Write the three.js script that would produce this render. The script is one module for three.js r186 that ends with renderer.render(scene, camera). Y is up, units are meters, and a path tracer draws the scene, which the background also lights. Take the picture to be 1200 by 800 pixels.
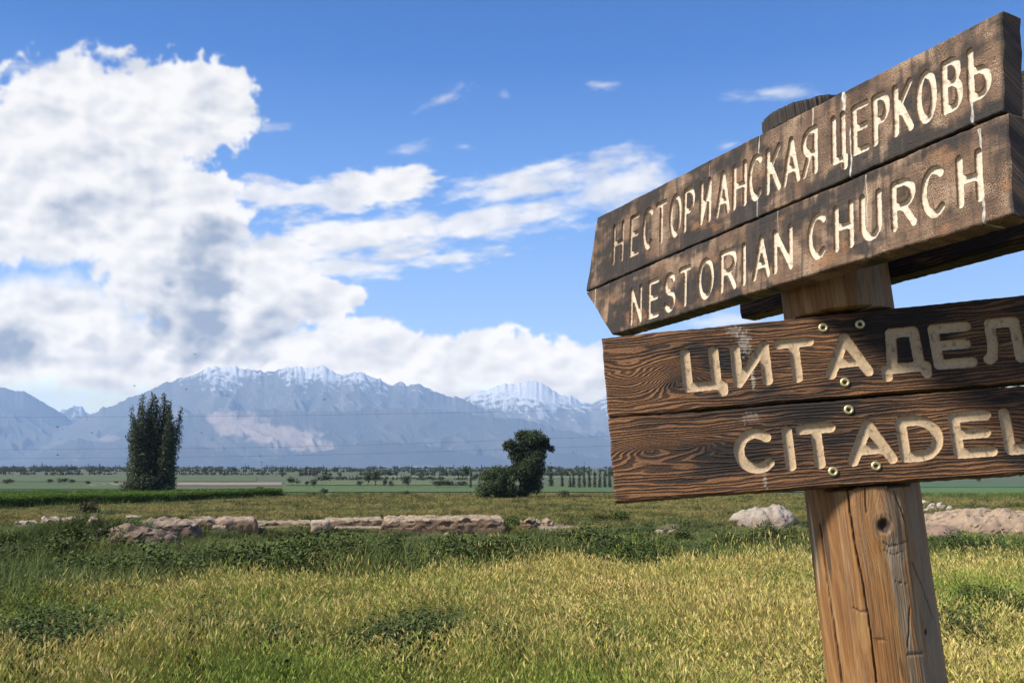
import * as THREE from 'three';
import { mergeGeometries } from 'three/addons/utils/BufferGeometryUtils.js';

// ---------------------------------------------------------------- camera, sky, sun, exposure
const scene = new THREE.Scene();
const camera = new THREE.PerspectiveCamera(39.966, 1.5, 0.05, 90000);
const PITCH = Math.atan(147 / 1100), CP = Math.cos(PITCH), SP = Math.sin(PITCH);
const EYE = new THREE.Vector3(0, 1.75, 0);
camera.position.copy(EYE);
camera.rotation.set(PITCH, 0, 0);
scene.add(camera);
const SUN = new THREE.Vector3(-0.68, 0.67, 0.25).normalize();
const sun = new THREE.DirectionalLight(new THREE.Color(1, 0.93, 0.82), 4.8);
sun.position.copy(SUN).multiplyScalar(60).add(new THREE.Vector3(0, 0, -30));
sun.target.position.set(0, 0, -30);
sun.castShadow = true; sun.shadow.radius = 20;
sun.shadow.mapSize.set(4096, 4096);
Object.assign(sun.shadow.camera, { left: -70, right: 70, top: 50, bottom: -50, near: 1, far: 200 });
scene.add(sun, sun.target);
const FOG = new THREE.Color(0.38, 0.615, 1.0), FOG_D = 8.2e-5;
scene.fog = new THREE.FogExp2(FOG, FOG_D);
const EXPOSURE = 1.75, SKY_GAIN = 0.585;

// ---------------------------------------------------------------- numbers and noise
function rng(seed) { let s = seed | 0; return () => { s = (s + 0x6d2b79f5) | 0; let t = Math.imul(s ^ (s >>> 15), 1 | s); t = (t + Math.imul(t ^ (t >>> 7), 61 | t)) ^ t; return ((t ^ (t >>> 14)) >>> 0) / 4294967296; }; }
const PERM = new Uint8Array(1024), GX = new Float32Array(256), GY = new Float32Array(256);
{ const r = rng(7); const p = [...Array(256).keys()]; for (let i = 255; i > 0; i--) { const j = Math.floor(r() * (i + 1)); [p[i], p[j]] = [p[j], p[i]]; } for (let i = 0; i < 1024; i++) PERM[i] = p[i & 255]; for (let i = 0; i < 256; i++) { const a = r() * 6.2831853; GX[i] = Math.cos(a); GY[i] = Math.sin(a); } }
function noise(x, y) {
  const xi = Math.floor(x), yi = Math.floor(y), fx = x - xi, fy = y - yi, a = xi & 255, b = yi & 255;
  const u = fx * fx * fx * (fx * (fx * 6 - 15) + 10), v = fy * fy * fy * (fy * (fy * 6 - 15) + 10);
  const h00 = PERM[PERM[a] + b], h10 = PERM[PERM[a + 1] + b], h01 = PERM[PERM[a] + b + 1], h11 = PERM[PERM[a + 1] + b + 1];
  const n00 = GX[h00] * fx + GY[h00] * fy, n10 = GX[h10] * (fx - 1) + GY[h10] * fy, n01 = GX[h01] * fx + GY[h01] * (fy - 1), n11 = GX[h11] * (fx - 1) + GY[h11] * (fy - 1);
  return 1.5 * (n00 + u * (n10 - n00) + v * (n01 - n00 + u * (n00 - n10 - n01 + n11)));
}
function fbm(x, y, o = 4, g = 0.5) { let s = 0, a = 1, t = 0; for (let i = 0; i < o; i++) { s += a * noise(x, y); t += a; a *= g; x = x * 2.03 + 17.3; y = y * 2.03 - 9.1; } return s / t * 1.3; }
function billow(x, y, o = 4, g = 0.5) { let s = 0, a = 1, t = 0; for (let i = 0; i < o; i++) { s += a * (1 - 2 * Math.abs(noise(x, y))); t += a; a *= g; x = x * 2.07 + 5.7; y = y * 2.07 + 3.1; } return s / t - 0.35; }
function ridged(x, y, o = 5) { let s = 0, a = 1, t = 0, w = 1; for (let i = 0; i < o; i++) { let n = 1 - Math.abs(noise(x, y)) * 1.4; n = Math.max(0, n); n *= n; s += a * n * w; w = Math.min(1, n * 1.6); t += a; a *= 0.5; x = x * 2.1 + 11; y = y * 2.1 + 4; } return s / t; }
const clamp = (x, a = 0, b = 1) => Math.min(b, Math.max(a, x)), mix = (a, b, t) => a + (b - a) * t;
const sstep = (a, b, x) => { const t = clamp((x - a) / (b - a)); return t * t * (3 - 2 * t); };
const mix3 = (a, b, t) => [mix(a[0], b[0], t), mix(a[1], b[1], t), mix(a[2], b[2], t)];
function poly(pts) { return (x) => { if (x <= pts[0][0]) return pts[0][1]; for (let i = 1; i < pts.length; i++) if (x <= pts[i][0]) { const a = pts[i - 1], b = pts[i]; return mix(a[1], b[1], (x - a[0]) / (b[0] - a[0])); } return pts[pts.length - 1][1]; }; }
// survey: the photograph's bearings and the places that they give
function ray(px, py) { const xc = (px - 600) / 1100, yc = (400 - py) / 1100; return new THREE.Vector3(xc, yc * CP + SP, yc * SP - CP); }
function at(px, py, D) { const d = ray(px, py); return d.multiplyScalar(-D / d.z).add(EYE); }
const tanOf = (px, py = 520) => { const d = ray(px, py); return d.x / -d.z; }, tanEl = (px, py) => { const d = ray(px, py); return d.y / -d.z; };

// ---------------------------------------------------------------- the sky: air and clouds
// [x, y, rx, ry, turn, noise, noise size, softness, stretch]
const CLOUDS = [
  [95, 150, 135, 92, 0, .42, 60, .22, 1], [210, 125, 92, 62, .1, .42, 48, .2, 1], [250, 118, 50, 50, 0, .4, 36, .2, 1], [20, 230, 130, 85, 0, .4, 60, .3, 1], [130, 215, 105, 65, -.2, .35, 50, .3, 1],
  [205, 245, 88, 55, 0, .45, 40, .2, 1], [70, 265, 130, 50, 0, .4, 60, .4, 1], [190, 310, 85, 70, 0, .42, 44, .25, 1], [245, 335, 75, 85, .2, .36, 44, .3, 1], [320, 335, 62, 52, .3, .46, 36, .2, 1], [372, 350, 40, 30, .2, .46, 26, .2, 1],
  [413, 346, 17, 14, 0, .4, 14, .3, 1], [265, 390, 90, 50, 0, .4, 50, .4, 1], [60, 385, 170, 72, 0, .3, 70, .5, 1], [180, 420, 150, 52, 0, .35, 60, .5, 1], [20, 440, 160, 60, 0, .3, 70, .6, 1], [150, 455, 200, 45, 0, .25, 70, .6, 1],
  [425, 412, 75, 46, 0, .42, 40, .25, 1], [360, 425, 90, 42, 0, .4, 40, .35, 1], [520, 430, 110, 40, 0, .38, 44, .35, 1], [580, 420, 62, 42, 0, .42, 34, .25, 1], [645, 430, 80, 36, 0, .4, 36, .3, 1], [720, 445, 120, 40, 0, .35, 44, .4, 1], [850, 460, 200, 45, 0, .3, 60, .5, 1], [1100, 455, 220, 50, 0, .3, 60, .5, 1], [420, 465, 400, 42, 0, .2, 60, .6, 1],
  [448, 219, 74, 28, -.05, .55, 40, .5, 2.2], [360, 234, 120, 24, -.04, .6, 40, .7, 2.2], [300, 222, 50, 20, .1, .6, 36, .8, 2], [570, 260, 150, 23, -.12, .6, 40, .8, 3], [430, 280, 170, 28, -.08, .55, 44, .6, 3], [340, 290, 90, 26, 0, .5, 40, .6, 2], [640, 248, 60, 16, -.2, .7, 36, 1.1, 2.4],
  [625, 212, 120, 24, -.14, .6, 36, .9, 3], [720, 212, 110, 40, -.05, .55, 44, 1.0, 2], [745, 245, 70, 34, .4, .55, 40, 1.3, 2], [400, 316, 85, 15, 0, .5, 30, .7, 3], [530, 301, 75, 13, -.08, .65, 24, 1.0, 3],
  [523, 113, 34, 9, -.35, .7, 22, 1.9, 2], [485, 174, 40, 8, -.1, .8, 22, 2.2, 3], [545, 172, 12, 4, 0, .5, 10, 2.2, 2], [708, 100, 24, 6, -.05, .5, 14, 1.6, 3], [905, 109, 62, 10, -.08, .5, 24, 1.5, 3], [310, 148, 38, 7, 0, .7, 20, 2, 3], [30, 78, 40, 8, -.1, .7, 22, 1.9, 2.5], [592, 110, 8, 7, 0, .6, 10, 3, 1], [852, 170, 16, 6, -.3, .5, 14, 2, 2], [1135, 306, 30, 6, -.12, .5, 16, 2, 3], [855, 376, 60, 12, 0, .4, 24, 1.2, 2], [1000, 130, 60, 8, 0, .7, 24, 3, 3],
];
const GREYS = [[238, 318, 46, 62, .25, 1], [262, 278, 28, 26, 0, .9], [225, 370, 50, 48, 0, 1], [250, 405, 70, 26, 0, .75], [330, 375, 50, 20, -.2, .55], [120, 240, 70, 18, 0, .5], [95, 268, 55, 18, 0, .45], [165, 215, 40, 22, -.3, .45], [205, 160, 30, 10, -.2, .35], [240, 135, 30, 12, .4, .22], [8, 410, 44, 34, .1, .85], [108, 402, 24, 10, 0, .5], [50, 425, 30, 9, 0, .4], [545, 440, 70, 12, 0, .2], [150, 440, 90, 22, 0, .3], [275, 265, 20, 12, .5, .8], [300, 395, 26, 8, 0, .6], [430, 432, 60, 9, 0, .3], [350, 440, 50, 9, 0, .3], [620, 446, 60, 8, 0, .3], [100, 330, 60, 9, 0, .3], [60, 360, 60, 12, -.1, .25], [180, 345, 30, 14, .3, .4], [345, 352, 26, 12, -.3, .35], [60, 200, 50, 12, -.1, .25], [130, 175, 50, 9, -.1, .2], [300, 130, 40, 10, 0, .2], [620, 215, 60, 8, 0, .12]];
function density(px, py) {
  let best = -9, soft = 1;
  for (const c of CLOUDS) {
    const dx = px - c[0], dy = py - c[1];
    if (Math.abs(dx) > c[2] * 1.9 + 30 || Math.abs(dy) > (c[3] + c[2] * Math.abs(Math.sin(c[4]))) * 1.9 + 20) continue;
    const cs = Math.cos(c[4]), sn = Math.sin(c[4]), a = (dx * cs + dy * sn), b = (-dx * sn + dy * cs);
    const rho = Math.hypot(a / c[2], b / c[3]);
    if (rho > 1.8) continue;
    const n = c[8] > 1.5 ? (1.5 * fbm(a / c[6] / c[8] * 1.5 + c[0], b / c[6] * 2 + c[1], 5, .62)) : billow(a / c[6] + c[0] * .01, b / c[6] + 7.7, 5, .52) * .95 + .2 * fbm(a / 18, b / 18, 3, .6);
    const d = (1 - rho + n * c[5]) / c[7];
    if (d > best) { best = d; soft = c[7]; }
  }
  return [best, soft];
}
function lump(px, py) { return billow(px / 78 + 3.3, py / 56 + 8.1, 5, .47) + .16 * fbm(px / 26, py / 18, 3); }
function airColor(el) {
  const s = poly([[-.05, 0], [0, 0], [.06, 1], [.14, 2], [.27, 3], [.42, 4], [.6, 5], [1.6, 6]])(el), i = Math.min(5, Math.floor(s)), t = s - i;
  const C = [[.56, .71, .93], [.48, .66, .95], [.38, .59, .94], [.21, .42, .86], [.10, .25, .64], [.055, .155, .46], [.05, .14, .42]];
  return mix3(C[i], C[i + 1], t);
}
{
  const W = 4096, Hh = 2048, data = new Float32Array(W * Hh * 4);
  const HAZE_L = [.24, .37, .60];
  const WHITE = [.91, .905, .915], SHADE = [.34, .42, .56];
  for (let row = 0; row < Hh; row++) {
    const el = ((row + .5) / Hh - .5) * Math.PI, y = Math.sin(el), ce = Math.cos(el);
    const air = airColor(Math.max(0, el));
    for (let col = 0; col < W; col++) {
      const o = (row * W + col) * 4;
      let c = air;
      if (el > -.03 && el < 1.45) {
        const az = ((col + .5) / W - .5) * 2 * Math.PI, x = Math.cos(az) * ce, z = Math.sin(az) * ce;
        const zc = y * SP - z * CP;
        let w = 0, px = 0, py = 0;
        if (zc > .45) { px = 600 + 1100 * x / zc; py = 400 - 1100 * (y * CP + z * SP) / zc; w = sstep(-240, -40, px) * (1 - sstep(1240, 1440, px)) * sstep(-220, -30, py); }
        let inC = null, outC = null;
        if (w > 0) {
          const [d, soft] = density(px, py);
          inC = c;
          const a = Math.pow(sstep(0, soft < .5 ? .8 : 1, d), soft < .5 ? .85 : .8) * (soft > 1 ? .75 : soft > .65 ? .9 : 1);
          if (a > 0) {
            const h = Math.min(d * soft, 1.2), l0 = lump(px, py), l1 = lump(px - 8, py - 9), l2 = lump(px - 26, py - 30);
            let lit = .9 + .26 * (l0 - l1) + .24 * (l0 - l2) + .05 * l0 - .08 * sstep(.4, 1.1, h);
            let g = 0;
            for (const q of GREYS) { const dx = px - q[0], dy = py - q[1], cs = Math.cos(q[4]), sn = Math.sin(q[4]); const rr = Math.hypot((dx * cs + dy * sn) / q[2], (-dx * sn + dy * cs) / q[3]); if (rr < 1.9) g = Math.max(g, q[5] * sstep(1.3, .5, rr - .42 * billow(px / 36, py / 30, 5, .5)) * (.86 + .3 * fbm(px / 30, py / 26, 3))); }
            lit = clamp(lit - g * .76 + .34 * g * l0, 0.02, 1.02);
            inC = mix3(c, mix3(SHADE, WHITE, lit), a);
          }
        }
        if (w < 1) {
          const X = Math.atan2(z, x) * 1100, Y = el * 1100, sx = Math.sin(az * 1) * 900, sz = Math.cos(az) * 900;
          const n = fbm(sx / 260 + Y / 700, sz / 260 + Y / 150, 5, .55) * 1.1 + .45 * fbm(sx / 60, sz / 60 + Y / 50, 4, .6);
          const d = n + .02 + .75 * sstep(190, 60, Y) - .25 * sstep(500, 1000, Y);
          const a = sstep(0, .35, d);
          const lit = clamp(.9 - .45 * sstep(.3, 1.1, d) + .25 * fbm(sx / 70 + 9, sz / 70 + Y / 50, 4));
          outC = mix3(c, mix3(SHADE, WHITE, lit), a);
        }
        c = w >= 1 ? inC : w <= 0 ? outC : mix3(outC, inC, w);
      }
      if (el > 0) { // the air of scene.fog that lies before the sky brings its own light: leave that share out here
        const azm = ((col + .5) / W - .5) * 2 * Math.PI, len = Math.min(23500 / Math.max(Math.abs(Math.cos(azm)), Math.abs(Math.sin(azm))) / ce, 1900 / y), T = Math.exp(-FOG_D * len);
        c = c.map((q, k) => clamp((q - HAZE_L[k] * (1 - T)) / T, .25 * q, 4));
      }
      data[o] = c[0] * SKY_GAIN; data[o + 1] = c[1] * SKY_GAIN; data[o + 2] = c[2] * SKY_GAIN; data[o + 3] = 1;
    }
  }
  const sky = new THREE.DataTexture(data, W, Hh, THREE.RGBAFormat, THREE.FloatType);
  sky.mapping = THREE.EquirectangularReflectionMapping; sky.magFilter = THREE.LinearFilter; sky.minFilter = THREE.LinearFilter; sky.needsUpdate = true;
  scene.background = sky; scene.environment = sky;
}
console.log('sky done');

// ---------------------------------------------------------------- helpers for things
const taken = {};
function numbered(name) { const n = taken[name] = (taken[name] ?? -1) + 1; return n ? `${name}_${String(n).padStart(3, '0')}` : name; }
function shade(m) { m.castShadow = true; m.receiveShadow = true; return m; }
function tag(o, label, category, group) { o.userData.label = label; o.userData.category = category; if (group) o.userData.group = group; return o; }
function thing(name, label, category, pos, group) { const o = new THREE.Group(); o.name = numbered(name); o.position.copy(pos); scene.add(o); return tag(o, label, category, group); }
function part(name, geo, mat, parent) { const m = shade(new THREE.Mesh(geo, mat)); m.name = name; parent.add(m); return m; }
function single(name, geo, mat, label, category, pos, group) { const m = shade(new THREE.Mesh(geo, mat)); m.name = numbered(name); if (pos) m.position.copy(pos); scene.add(m); return tag(m, label, category, group); }
function struct(name, geo, mat, label) { const m = shade(new THREE.Mesh(geo, mat)); m.name = numbered(name); m.userData.kind = 'structure'; if (label) m.userData.label = label; scene.add(m); return m; }
function dataTex(w, h, f, srgb) {
  const d = new Uint8Array(w * h * 4);
  for (let y = 0; y < h; y++) for (let x = 0; x < w; x++) { const c = f(x / w, y / h, x, y), o = (y * w + x) * 4; for (let k = 0; k < 3; k++) { let v = Array.isArray(c) ? c[k] : c; if (srgb) v = v <= .0031308 ? 12.92 * v : 1.055 * Math.pow(Math.max(v, 0), 1 / 2.4) - .055; d[o + k] = clamp(v) * 255; } d[o + 3] = 255; }
  const t = new THREE.DataTexture(d, w, h, THREE.RGBAFormat); t.magFilter = THREE.LinearFilter; t.minFilter = THREE.LinearMipmapLinearFilter; t.generateMipmaps = true; t.wrapS = t.wrapT = THREE.RepeatWrapping; if (srgb) t.colorSpace = THREE.SRGBColorSpace; t.needsUpdate = true; return t;
}
function geo(pos, idx, extra = {}) {
  const g = new THREE.BufferGeometry();
  g.setAttribute('position', new THREE.Float32BufferAttribute(pos, 3));
  if (extra.uv) g.setAttribute('uv', new THREE.Float32BufferAttribute(extra.uv, 2));
  if (extra.color) g.setAttribute('color', new THREE.Float32BufferAttribute(extra.color, 3));
  if (idx) g.setIndex(idx);
  if (extra.normal) g.setAttribute('normal', new THREE.Float32BufferAttribute(extra.normal, 3)); else g.computeVertexNormals();
  return g;
}

// ---------------------------------------------------------------- terrain
const DROP = poly([[0, 1.75], [4, 1.76], [8, 1.84], [12, 2.03], [16, 2.2], [30, 2.85], [48, 3.25], [70, 3.5], [110, 3.85], [150, 4.05], [350, 4.3], [1000, 4.65], [20000, 5.2], [60000, 5.2]]);
function dropS(r) { const k = 1.12; return (DROP(r / k) + DROP(r) * 2 + DROP(r * k)) / 4; }
function baseH(x, z) {
  const r = Math.hypot(x, z);
  let h = EYE.y - dropS(r);
  const f = 1 - sstep(70, 160, r);
  if (f > 0) h += f * (.10 * noise(x * .13, z * .13) * Math.min(1, r / 10) + .05 * noise(x * .5 + 3, z * .5) * Math.min(1, r / 12)) + sstep(12, 24, r) * (1 - sstep(55, 85, r)) * (.62 * fbm(x * .10 + 5, z * .13, 3) + .14 * billow(x * .3, z * .3, 2));
  return h;
}
function hitBase(px, py, H = baseH) {
  const d = ray(px, py); d.multiplyScalar(-1 / d.z);
  let a = 2;
  for (let D = 2.2; D < 30000; D *= 1.02) { const p = EYE.y + d.y * D; if (p < H(d.x * D, -D)) { let lo = a, hi = D; for (let i = 0; i < 30; i++) { const m = (lo + hi) / 2; if (EYE.y + d.y * m < H(d.x * m, -m)) hi = m; else lo = m; } return new THREE.Vector3(d.x * lo, EYE.y + d.y * lo, -lo); } a = D; }
  return new THREE.Vector3(d.x * 20000, 0, -20000);
}
// banks: low humps of earth under the ruins, [px, py of the foot, half width, half depth, height]
const HUMPS = [[150, 652, 4.2, 2.2, .55], [165, 628, 3.4, 3.0, .5], [60, 630, 3.2, 2.6, .35], [235, 632, 3.6, 2.4, .25], [760, 632, 4, 2, .2], [480, 650, 5, 1.6, .22], [640, 655, 4, 1.5, .2], [40, 660, 4, 2.0, .5]].map(([px, py, a, b, h]) => { const p = hitBase(px, py); return [p.x, p.z, a, b, h]; });
function groundH(x, z) {
  let h = baseH(x, z);
  for (const q of HUMPS) { const e = ((x - q[0]) / q[2]) ** 2 + ((z - q[1]) / q[3]) ** 2; if (e < 6) h += q[4] * Math.exp(-e * 1.3); }
  return h;
}
const hit = (px, py) => hitBase(px, py, groundH);
const distAt = (pts) => poly(pts.map(([px, py]) => { const p = hitBase(px, py); return [p.x / -p.z, -p.z]; }));
const MEADOW_END = distAt([[-400, 748], [0, 736], [100, 722], [200, 712], [330, 704], [500, 690], [650, 676], [740, 668], [840, 674], [940, 672], [1000, 678], [1090, 677], [1200, 668], [1500, 660]]);
const LUSH_END = distAt([[-400, 622], [0, 626], [120, 632], [230, 640], [330, 632], [450, 628], [560, 625], [720, 628], [830, 622], [940, 622], [1090, 634], [1200, 632], [1500, 628]]);
const FIELD_END = distAt([[-400, 598], [0, 598], [200, 590], [325, 582], [500, 579], [720, 578], [900, 578], [1080, 584], [1200, 584], [1500, 584]]);
const WEEDY = [[30, 775, 60, 30], [95, 785, 40, 16], [235, 780, 38, 18], [320, 785, 40, 14], [495, 768, 46, 18], [440, 778, 30, 10], [600, 794, 30, 8], [60, 718, 50, 8], [180, 690, 60, 6], [700, 790, 20, 8], [1130, 770, 30, 12], [1180, 740, 40, 16], [250, 745, 30, 6]].map(([px, py, a, b]) => { const p = hitBase(px, py), s = -p.z / 1100; const q = hitBase(px, Math.min(799, py + b)), q2 = hitBase(px, py - b); return [p.x, p.z, a * s, Math.max(.5, Math.abs(q2.z - q.z) / 2)]; });
function weedy(x, z) { let w = 0; for (const q of WEEDY) { const e = Math.hypot((x - q[0]) / q[2], (z - q[1]) / q[3]) + .35 * noise(x * 1.7, z * 1.7); w = Math.max(w, sstep(1.1, .6, e)); } return w; }
// bare earth round the ruins
const BARE = [[50, 618, 34, 8], [160, 620, 38, 12], [155, 643, 40, 12], [250, 616, 40, 6], [320, 616, 40, 5], [410, 618, 50, 7], [520, 618, 76, 8], [650, 620, 50, 7], [785, 625, 20, 3], [1140, 622, 70, 12], [900, 618, 42, 5], [1100, 597, 22, 8], [240, 648, 12, 6]].map(([px, py, a, b]) => { const p = hitBase(px, py), s = -p.z / 1100, q = hitBase(px, py + b), q2 = hitBase(px, py - b); return [p.x, p.z, a * s, Math.abs(q2.z - q.z) / 2]; });
function bare(x, z) { let w = 0; for (const q of BARE) { const e = Math.hypot((x - q[0]) / q[2], (z - q[1]) / q[3]) + .5 * noise(x * .9, z * .9); w = Math.max(w, sstep(.95, .5, e)); } return w; }
function zone(x, z) { // 0 meadow, 1 lush band, 2 old field, 3 plain
  const D = -z; if (D < 3) return 0;
  const t = x / D, n = 1 + .05 * noise(x * .35, z * .2) + .03 * noise(x * 1.1, z * .6);
  return D < MEADOW_END(t) * n ? 0 : D < LUSH_END(t) * n ? 1 : D < FIELD_END(t) * (1 + .02 * noise(x * .1, z * .1)) ? 2 : 3;
}
const grainTex = dataTex(512, 512, (u, v) => { const tile = (f, s) => { const a = fbm(u * f + s, v * f, 4, .65), b = fbm(u * f - f + s, v * f, 4, .65), c = fbm(u * f + s, v * f - f, 4, .65), d = fbm(u * f - f + s, v * f - f, 4, .65); return mix(mix(a, b, u), mix(c, d, u), v); }; const n = .72 + .34 * tile(24, 0) + .2 * tile(6, 40); return [n, n, n * .97]; }, false);
{
  const rings = [], NA = 900, pos = [], col = [], uv = [], idx = [];
  for (let r = .35; r < 3.5; r *= 1.12) rings.push(r);
  for (let r = rings[rings.length - 1]; r < 140; r *= 1.012) rings.push(r);
  for (let r = rings[rings.length - 1]; r < 22500; r *= 1.05) rings.push(r);
  rings.forEach((r, i) => { for (let k = 0; k < NA; k++) { const a = k / NA * 2 * Math.PI, x = Math.sin(a) * r, z = -Math.cos(a) * r, h = groundH(x, z);
    pos.push(x, h, z); uv.push(x / 3, z / 3);
    const zo = z > -3 ? (r < 20 ? 0 : r < 110 ? 2 : 3) : zone(x, z), n = .5 + .5 * noise(x * .21 + 4, z * .13), n2 = .5 + .5 * noise(x * .05, z * .03);
    let c = zo === 0 ? mix3([.13, .115, .045], [.085, .095, .03], n) : zo === 1 ? mix3([.06, .08, .025], [.10, .10, .035], n * n2) : zo === 2 ? mix3([.14, .115, .04], [.085, .095, .03], n * .8) : mix3([.075, .11, .05], [.10, .11, .055], n2);
    if (r > 15 && r < 110) c = mix3(c, mix3([.30, .215, .14], [.21, .145, .092], n), bare(x, z));
    if (r > 500) c = mix3(c, [.085, .105, .07], sstep(500, 2000, r));
    col.push(...c); } if (i) for (let k = 0; k < NA; k++) { const a = (i - 1) * NA + k, b = (i - 1) * NA + (k + 1) % NA, c = a + NA, d = b + NA; idx.push(a, c, b, b, c, d); } });
  const n = pos.length / 3; pos.push(0, groundH(0, 0), 0); uv.push(0, 0); col.push(.1, .09, .04); for (let k = 0; k < NA; k++) idx.push(n, k, (k + 1) % NA);
  const g = geo(pos, idx, { uv, color: col }); const ny = g.attributes.normal.getY(5000); if (ny < 0) { for (let i = 0; i < idx.length; i += 3) [idx[i + 1], idx[i + 2]] = [idx[i + 2], idx[i + 1]]; g.setIndex(idx); g.computeVertexNormals(); }
  struct('ground', g, new THREE.MeshStandardMaterial({ name: 'soil and turf', map: grainTex, vertexColors: true, roughness: .95, bumpMap: grainTex, bumpScale: .04 }), 'rough grassland sloping to a wide plain');
}
// fields on the plain: [left px, right px, far py, near py, colour]
const FIELDS = [[-300, 320, 578.6, 574.5, [.055, .062, .034], 'dark ploughed field behind the tall green crop'], [-300, 170, 573.8, 566, [.05, .095, .018], 'green field left of the poplar'], [104, 330, 569, 565.6, [.26, .2, .15], 'bare pinkish fallow strip beside the poplar'], [330, 730, 577.2, 569.5, [.062, .108, .018], 'broad green field below the leafy tree'], [335, 560, 568.8, 563.5, [.085, .125, .035], 'paler green field far behind the shrubs'], [-300, 300, 564.5, 558, [.065, .10, .03], 'far left green field under the tree line'], [1060, 1500, 584.5, 572, [.07, .135, .022], 'bright green field right of the post'], [1060, 1500, 571.5, 565.5, [.045, .11, .035], 'darker green strip right of the post'], [420, 700, 560.5, 557.5, [.12, .15, .075], 'pale far meadow beyond the trees'], [700, 1060, 577, 566, [.055, .11, .035], 'green field hidden behind the lower board']];
const fieldTex = dataTex(256, 256, (u, v) => { const n = .82 + .2 * fbm(u * 30, v * 8, 3) + .08 * Math.sin(v * 256 * .8); return [n, n, n]; }, false);
FIELDS.forEach(([x0, x1, y1, y0, c, label]) => {
  const pos = [], idx = [], uv = [], N = 40, M = 10;
  for (let j = 0; j <= M; j++) for (let i = 0; i <= N; i++) { const px = mix(x0, x1, i / N), edge = noise(px * .02, y0) * .25, p = hitBase(px, mix(y1, y0, j / M) + edge * 0.4, (x, z) => EYE.y - dropS(Math.hypot(x, z))); pos.push(p.x, EYE.y - dropS(Math.hypot(p.x, p.z)) + .12 + .02 * Math.max(0, noise(p.x, p.z)), p.z); uv.push(p.x / 60, p.z / 60); }
  for (let j = 0; j < M; j++) for (let i = 0; i < N; i++) { const a = j * (N + 1) + i, b = a + 1, cc = a + N + 1, d = cc + 1; idx.push(a, b, cc, b, d, cc); }
  const g = geo(pos, idx, { uv }); if (g.attributes.normal.getY(0) < 0) { for (let i = 0; i < idx.length; i += 3) [idx[i + 1], idx[i + 2]] = [idx[i + 2], idx[i + 1]]; g.setIndex(idx); g.computeVertexNormals(); }
  struct('field', g, new THREE.MeshStandardMaterial({ name: 'field', color: new THREE.Color(...c), map: fieldTex, roughness: 1 }), label);
});
console.log('ground done');

// ---------------------------------------------------------------- mountains
const crest = (pts) => poly(pts.map(([px, py]) => [tanOf(px, py), tanEl(px, py)]));
const RIDGES = [
  { D: 17500, W: 3800, jag: .5, snow: 3, c: crest([[-900, 470], [-400, 440], [-150, 425], [0, 453], [30, 459], [77, 487], [110, 515], [200, 545], [300, 552]]) },
  { D: 20000, W: 2600, jag: 1.3, snow: .056, c: crest([[30, 500], [62, 486], [72, 481], [80, 476], [87, 472], [93, 476], [102, 483], [128, 484], [150, 492], [200, 500], [260, 540]]) },
  { D: 16500, W: 3600, jag: 1, snow: .092, c: crest([[-300, 552], [20, 525], [60, 505], [110, 482], [147, 467], [180, 452], [207, 443], [222, 438], [233, 435], [243, 430], [252, 426], [263, 431], [276, 430], [290, 434], [300, 433], [310, 437], [322, 434], [334, 431], [347, 427], [357, 432], [367, 431], [378, 427], [390, 433], [400, 436], [412, 434], [423, 433], [436, 440], [447, 445], [458, 449], [467, 447], [478, 449], [490, 447], [507, 456], [520, 460], [530, 463], [547, 467], [570, 480], [610, 492], [680, 510], [800, 540]]) },
  { D: 17800, W: 3400, jag: 1, snow: .063, c: crest([[470, 500], [520, 478], [547, 464], [560, 458], [573, 455], [587, 450], [600, 450], [617, 446], [628, 447], [637, 450], [647, 456], [657, 460], [670, 464], [680, 468], [692, 473], [710, 463], [740, 455], [800, 462], [900, 455], [1010, 470], [1100, 460], [1250, 470], [1500, 450], [2000, 470]]) },
  { D: 14300, W: 2100, jag: .6, snow: 3, c: crest([[-700, 520], [-100, 546], [27, 541], [43, 530], [70, 520], [90, 513], [110, 515], [143, 503], [190, 491], [217, 487], [257, 481], [300, 478], [360, 482], [413, 480], [480, 477], [540, 482], [567, 487], [613, 490], [647, 500], [713, 513], [800, 508], [950, 520], [1200, 515], [1600, 500]]) },
  { D: 12700, W: 1000, jag: .6, snow: 3, c: crest([[-600, 540], [40, 546], [120, 538], [190, 529], [230, 521], [290, 532], [380, 527], [440, 515], [500, 521], [590, 537], [650, 530], [760, 541], [900, 532], [1100, 540], [1500, 530]]) },
];
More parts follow.
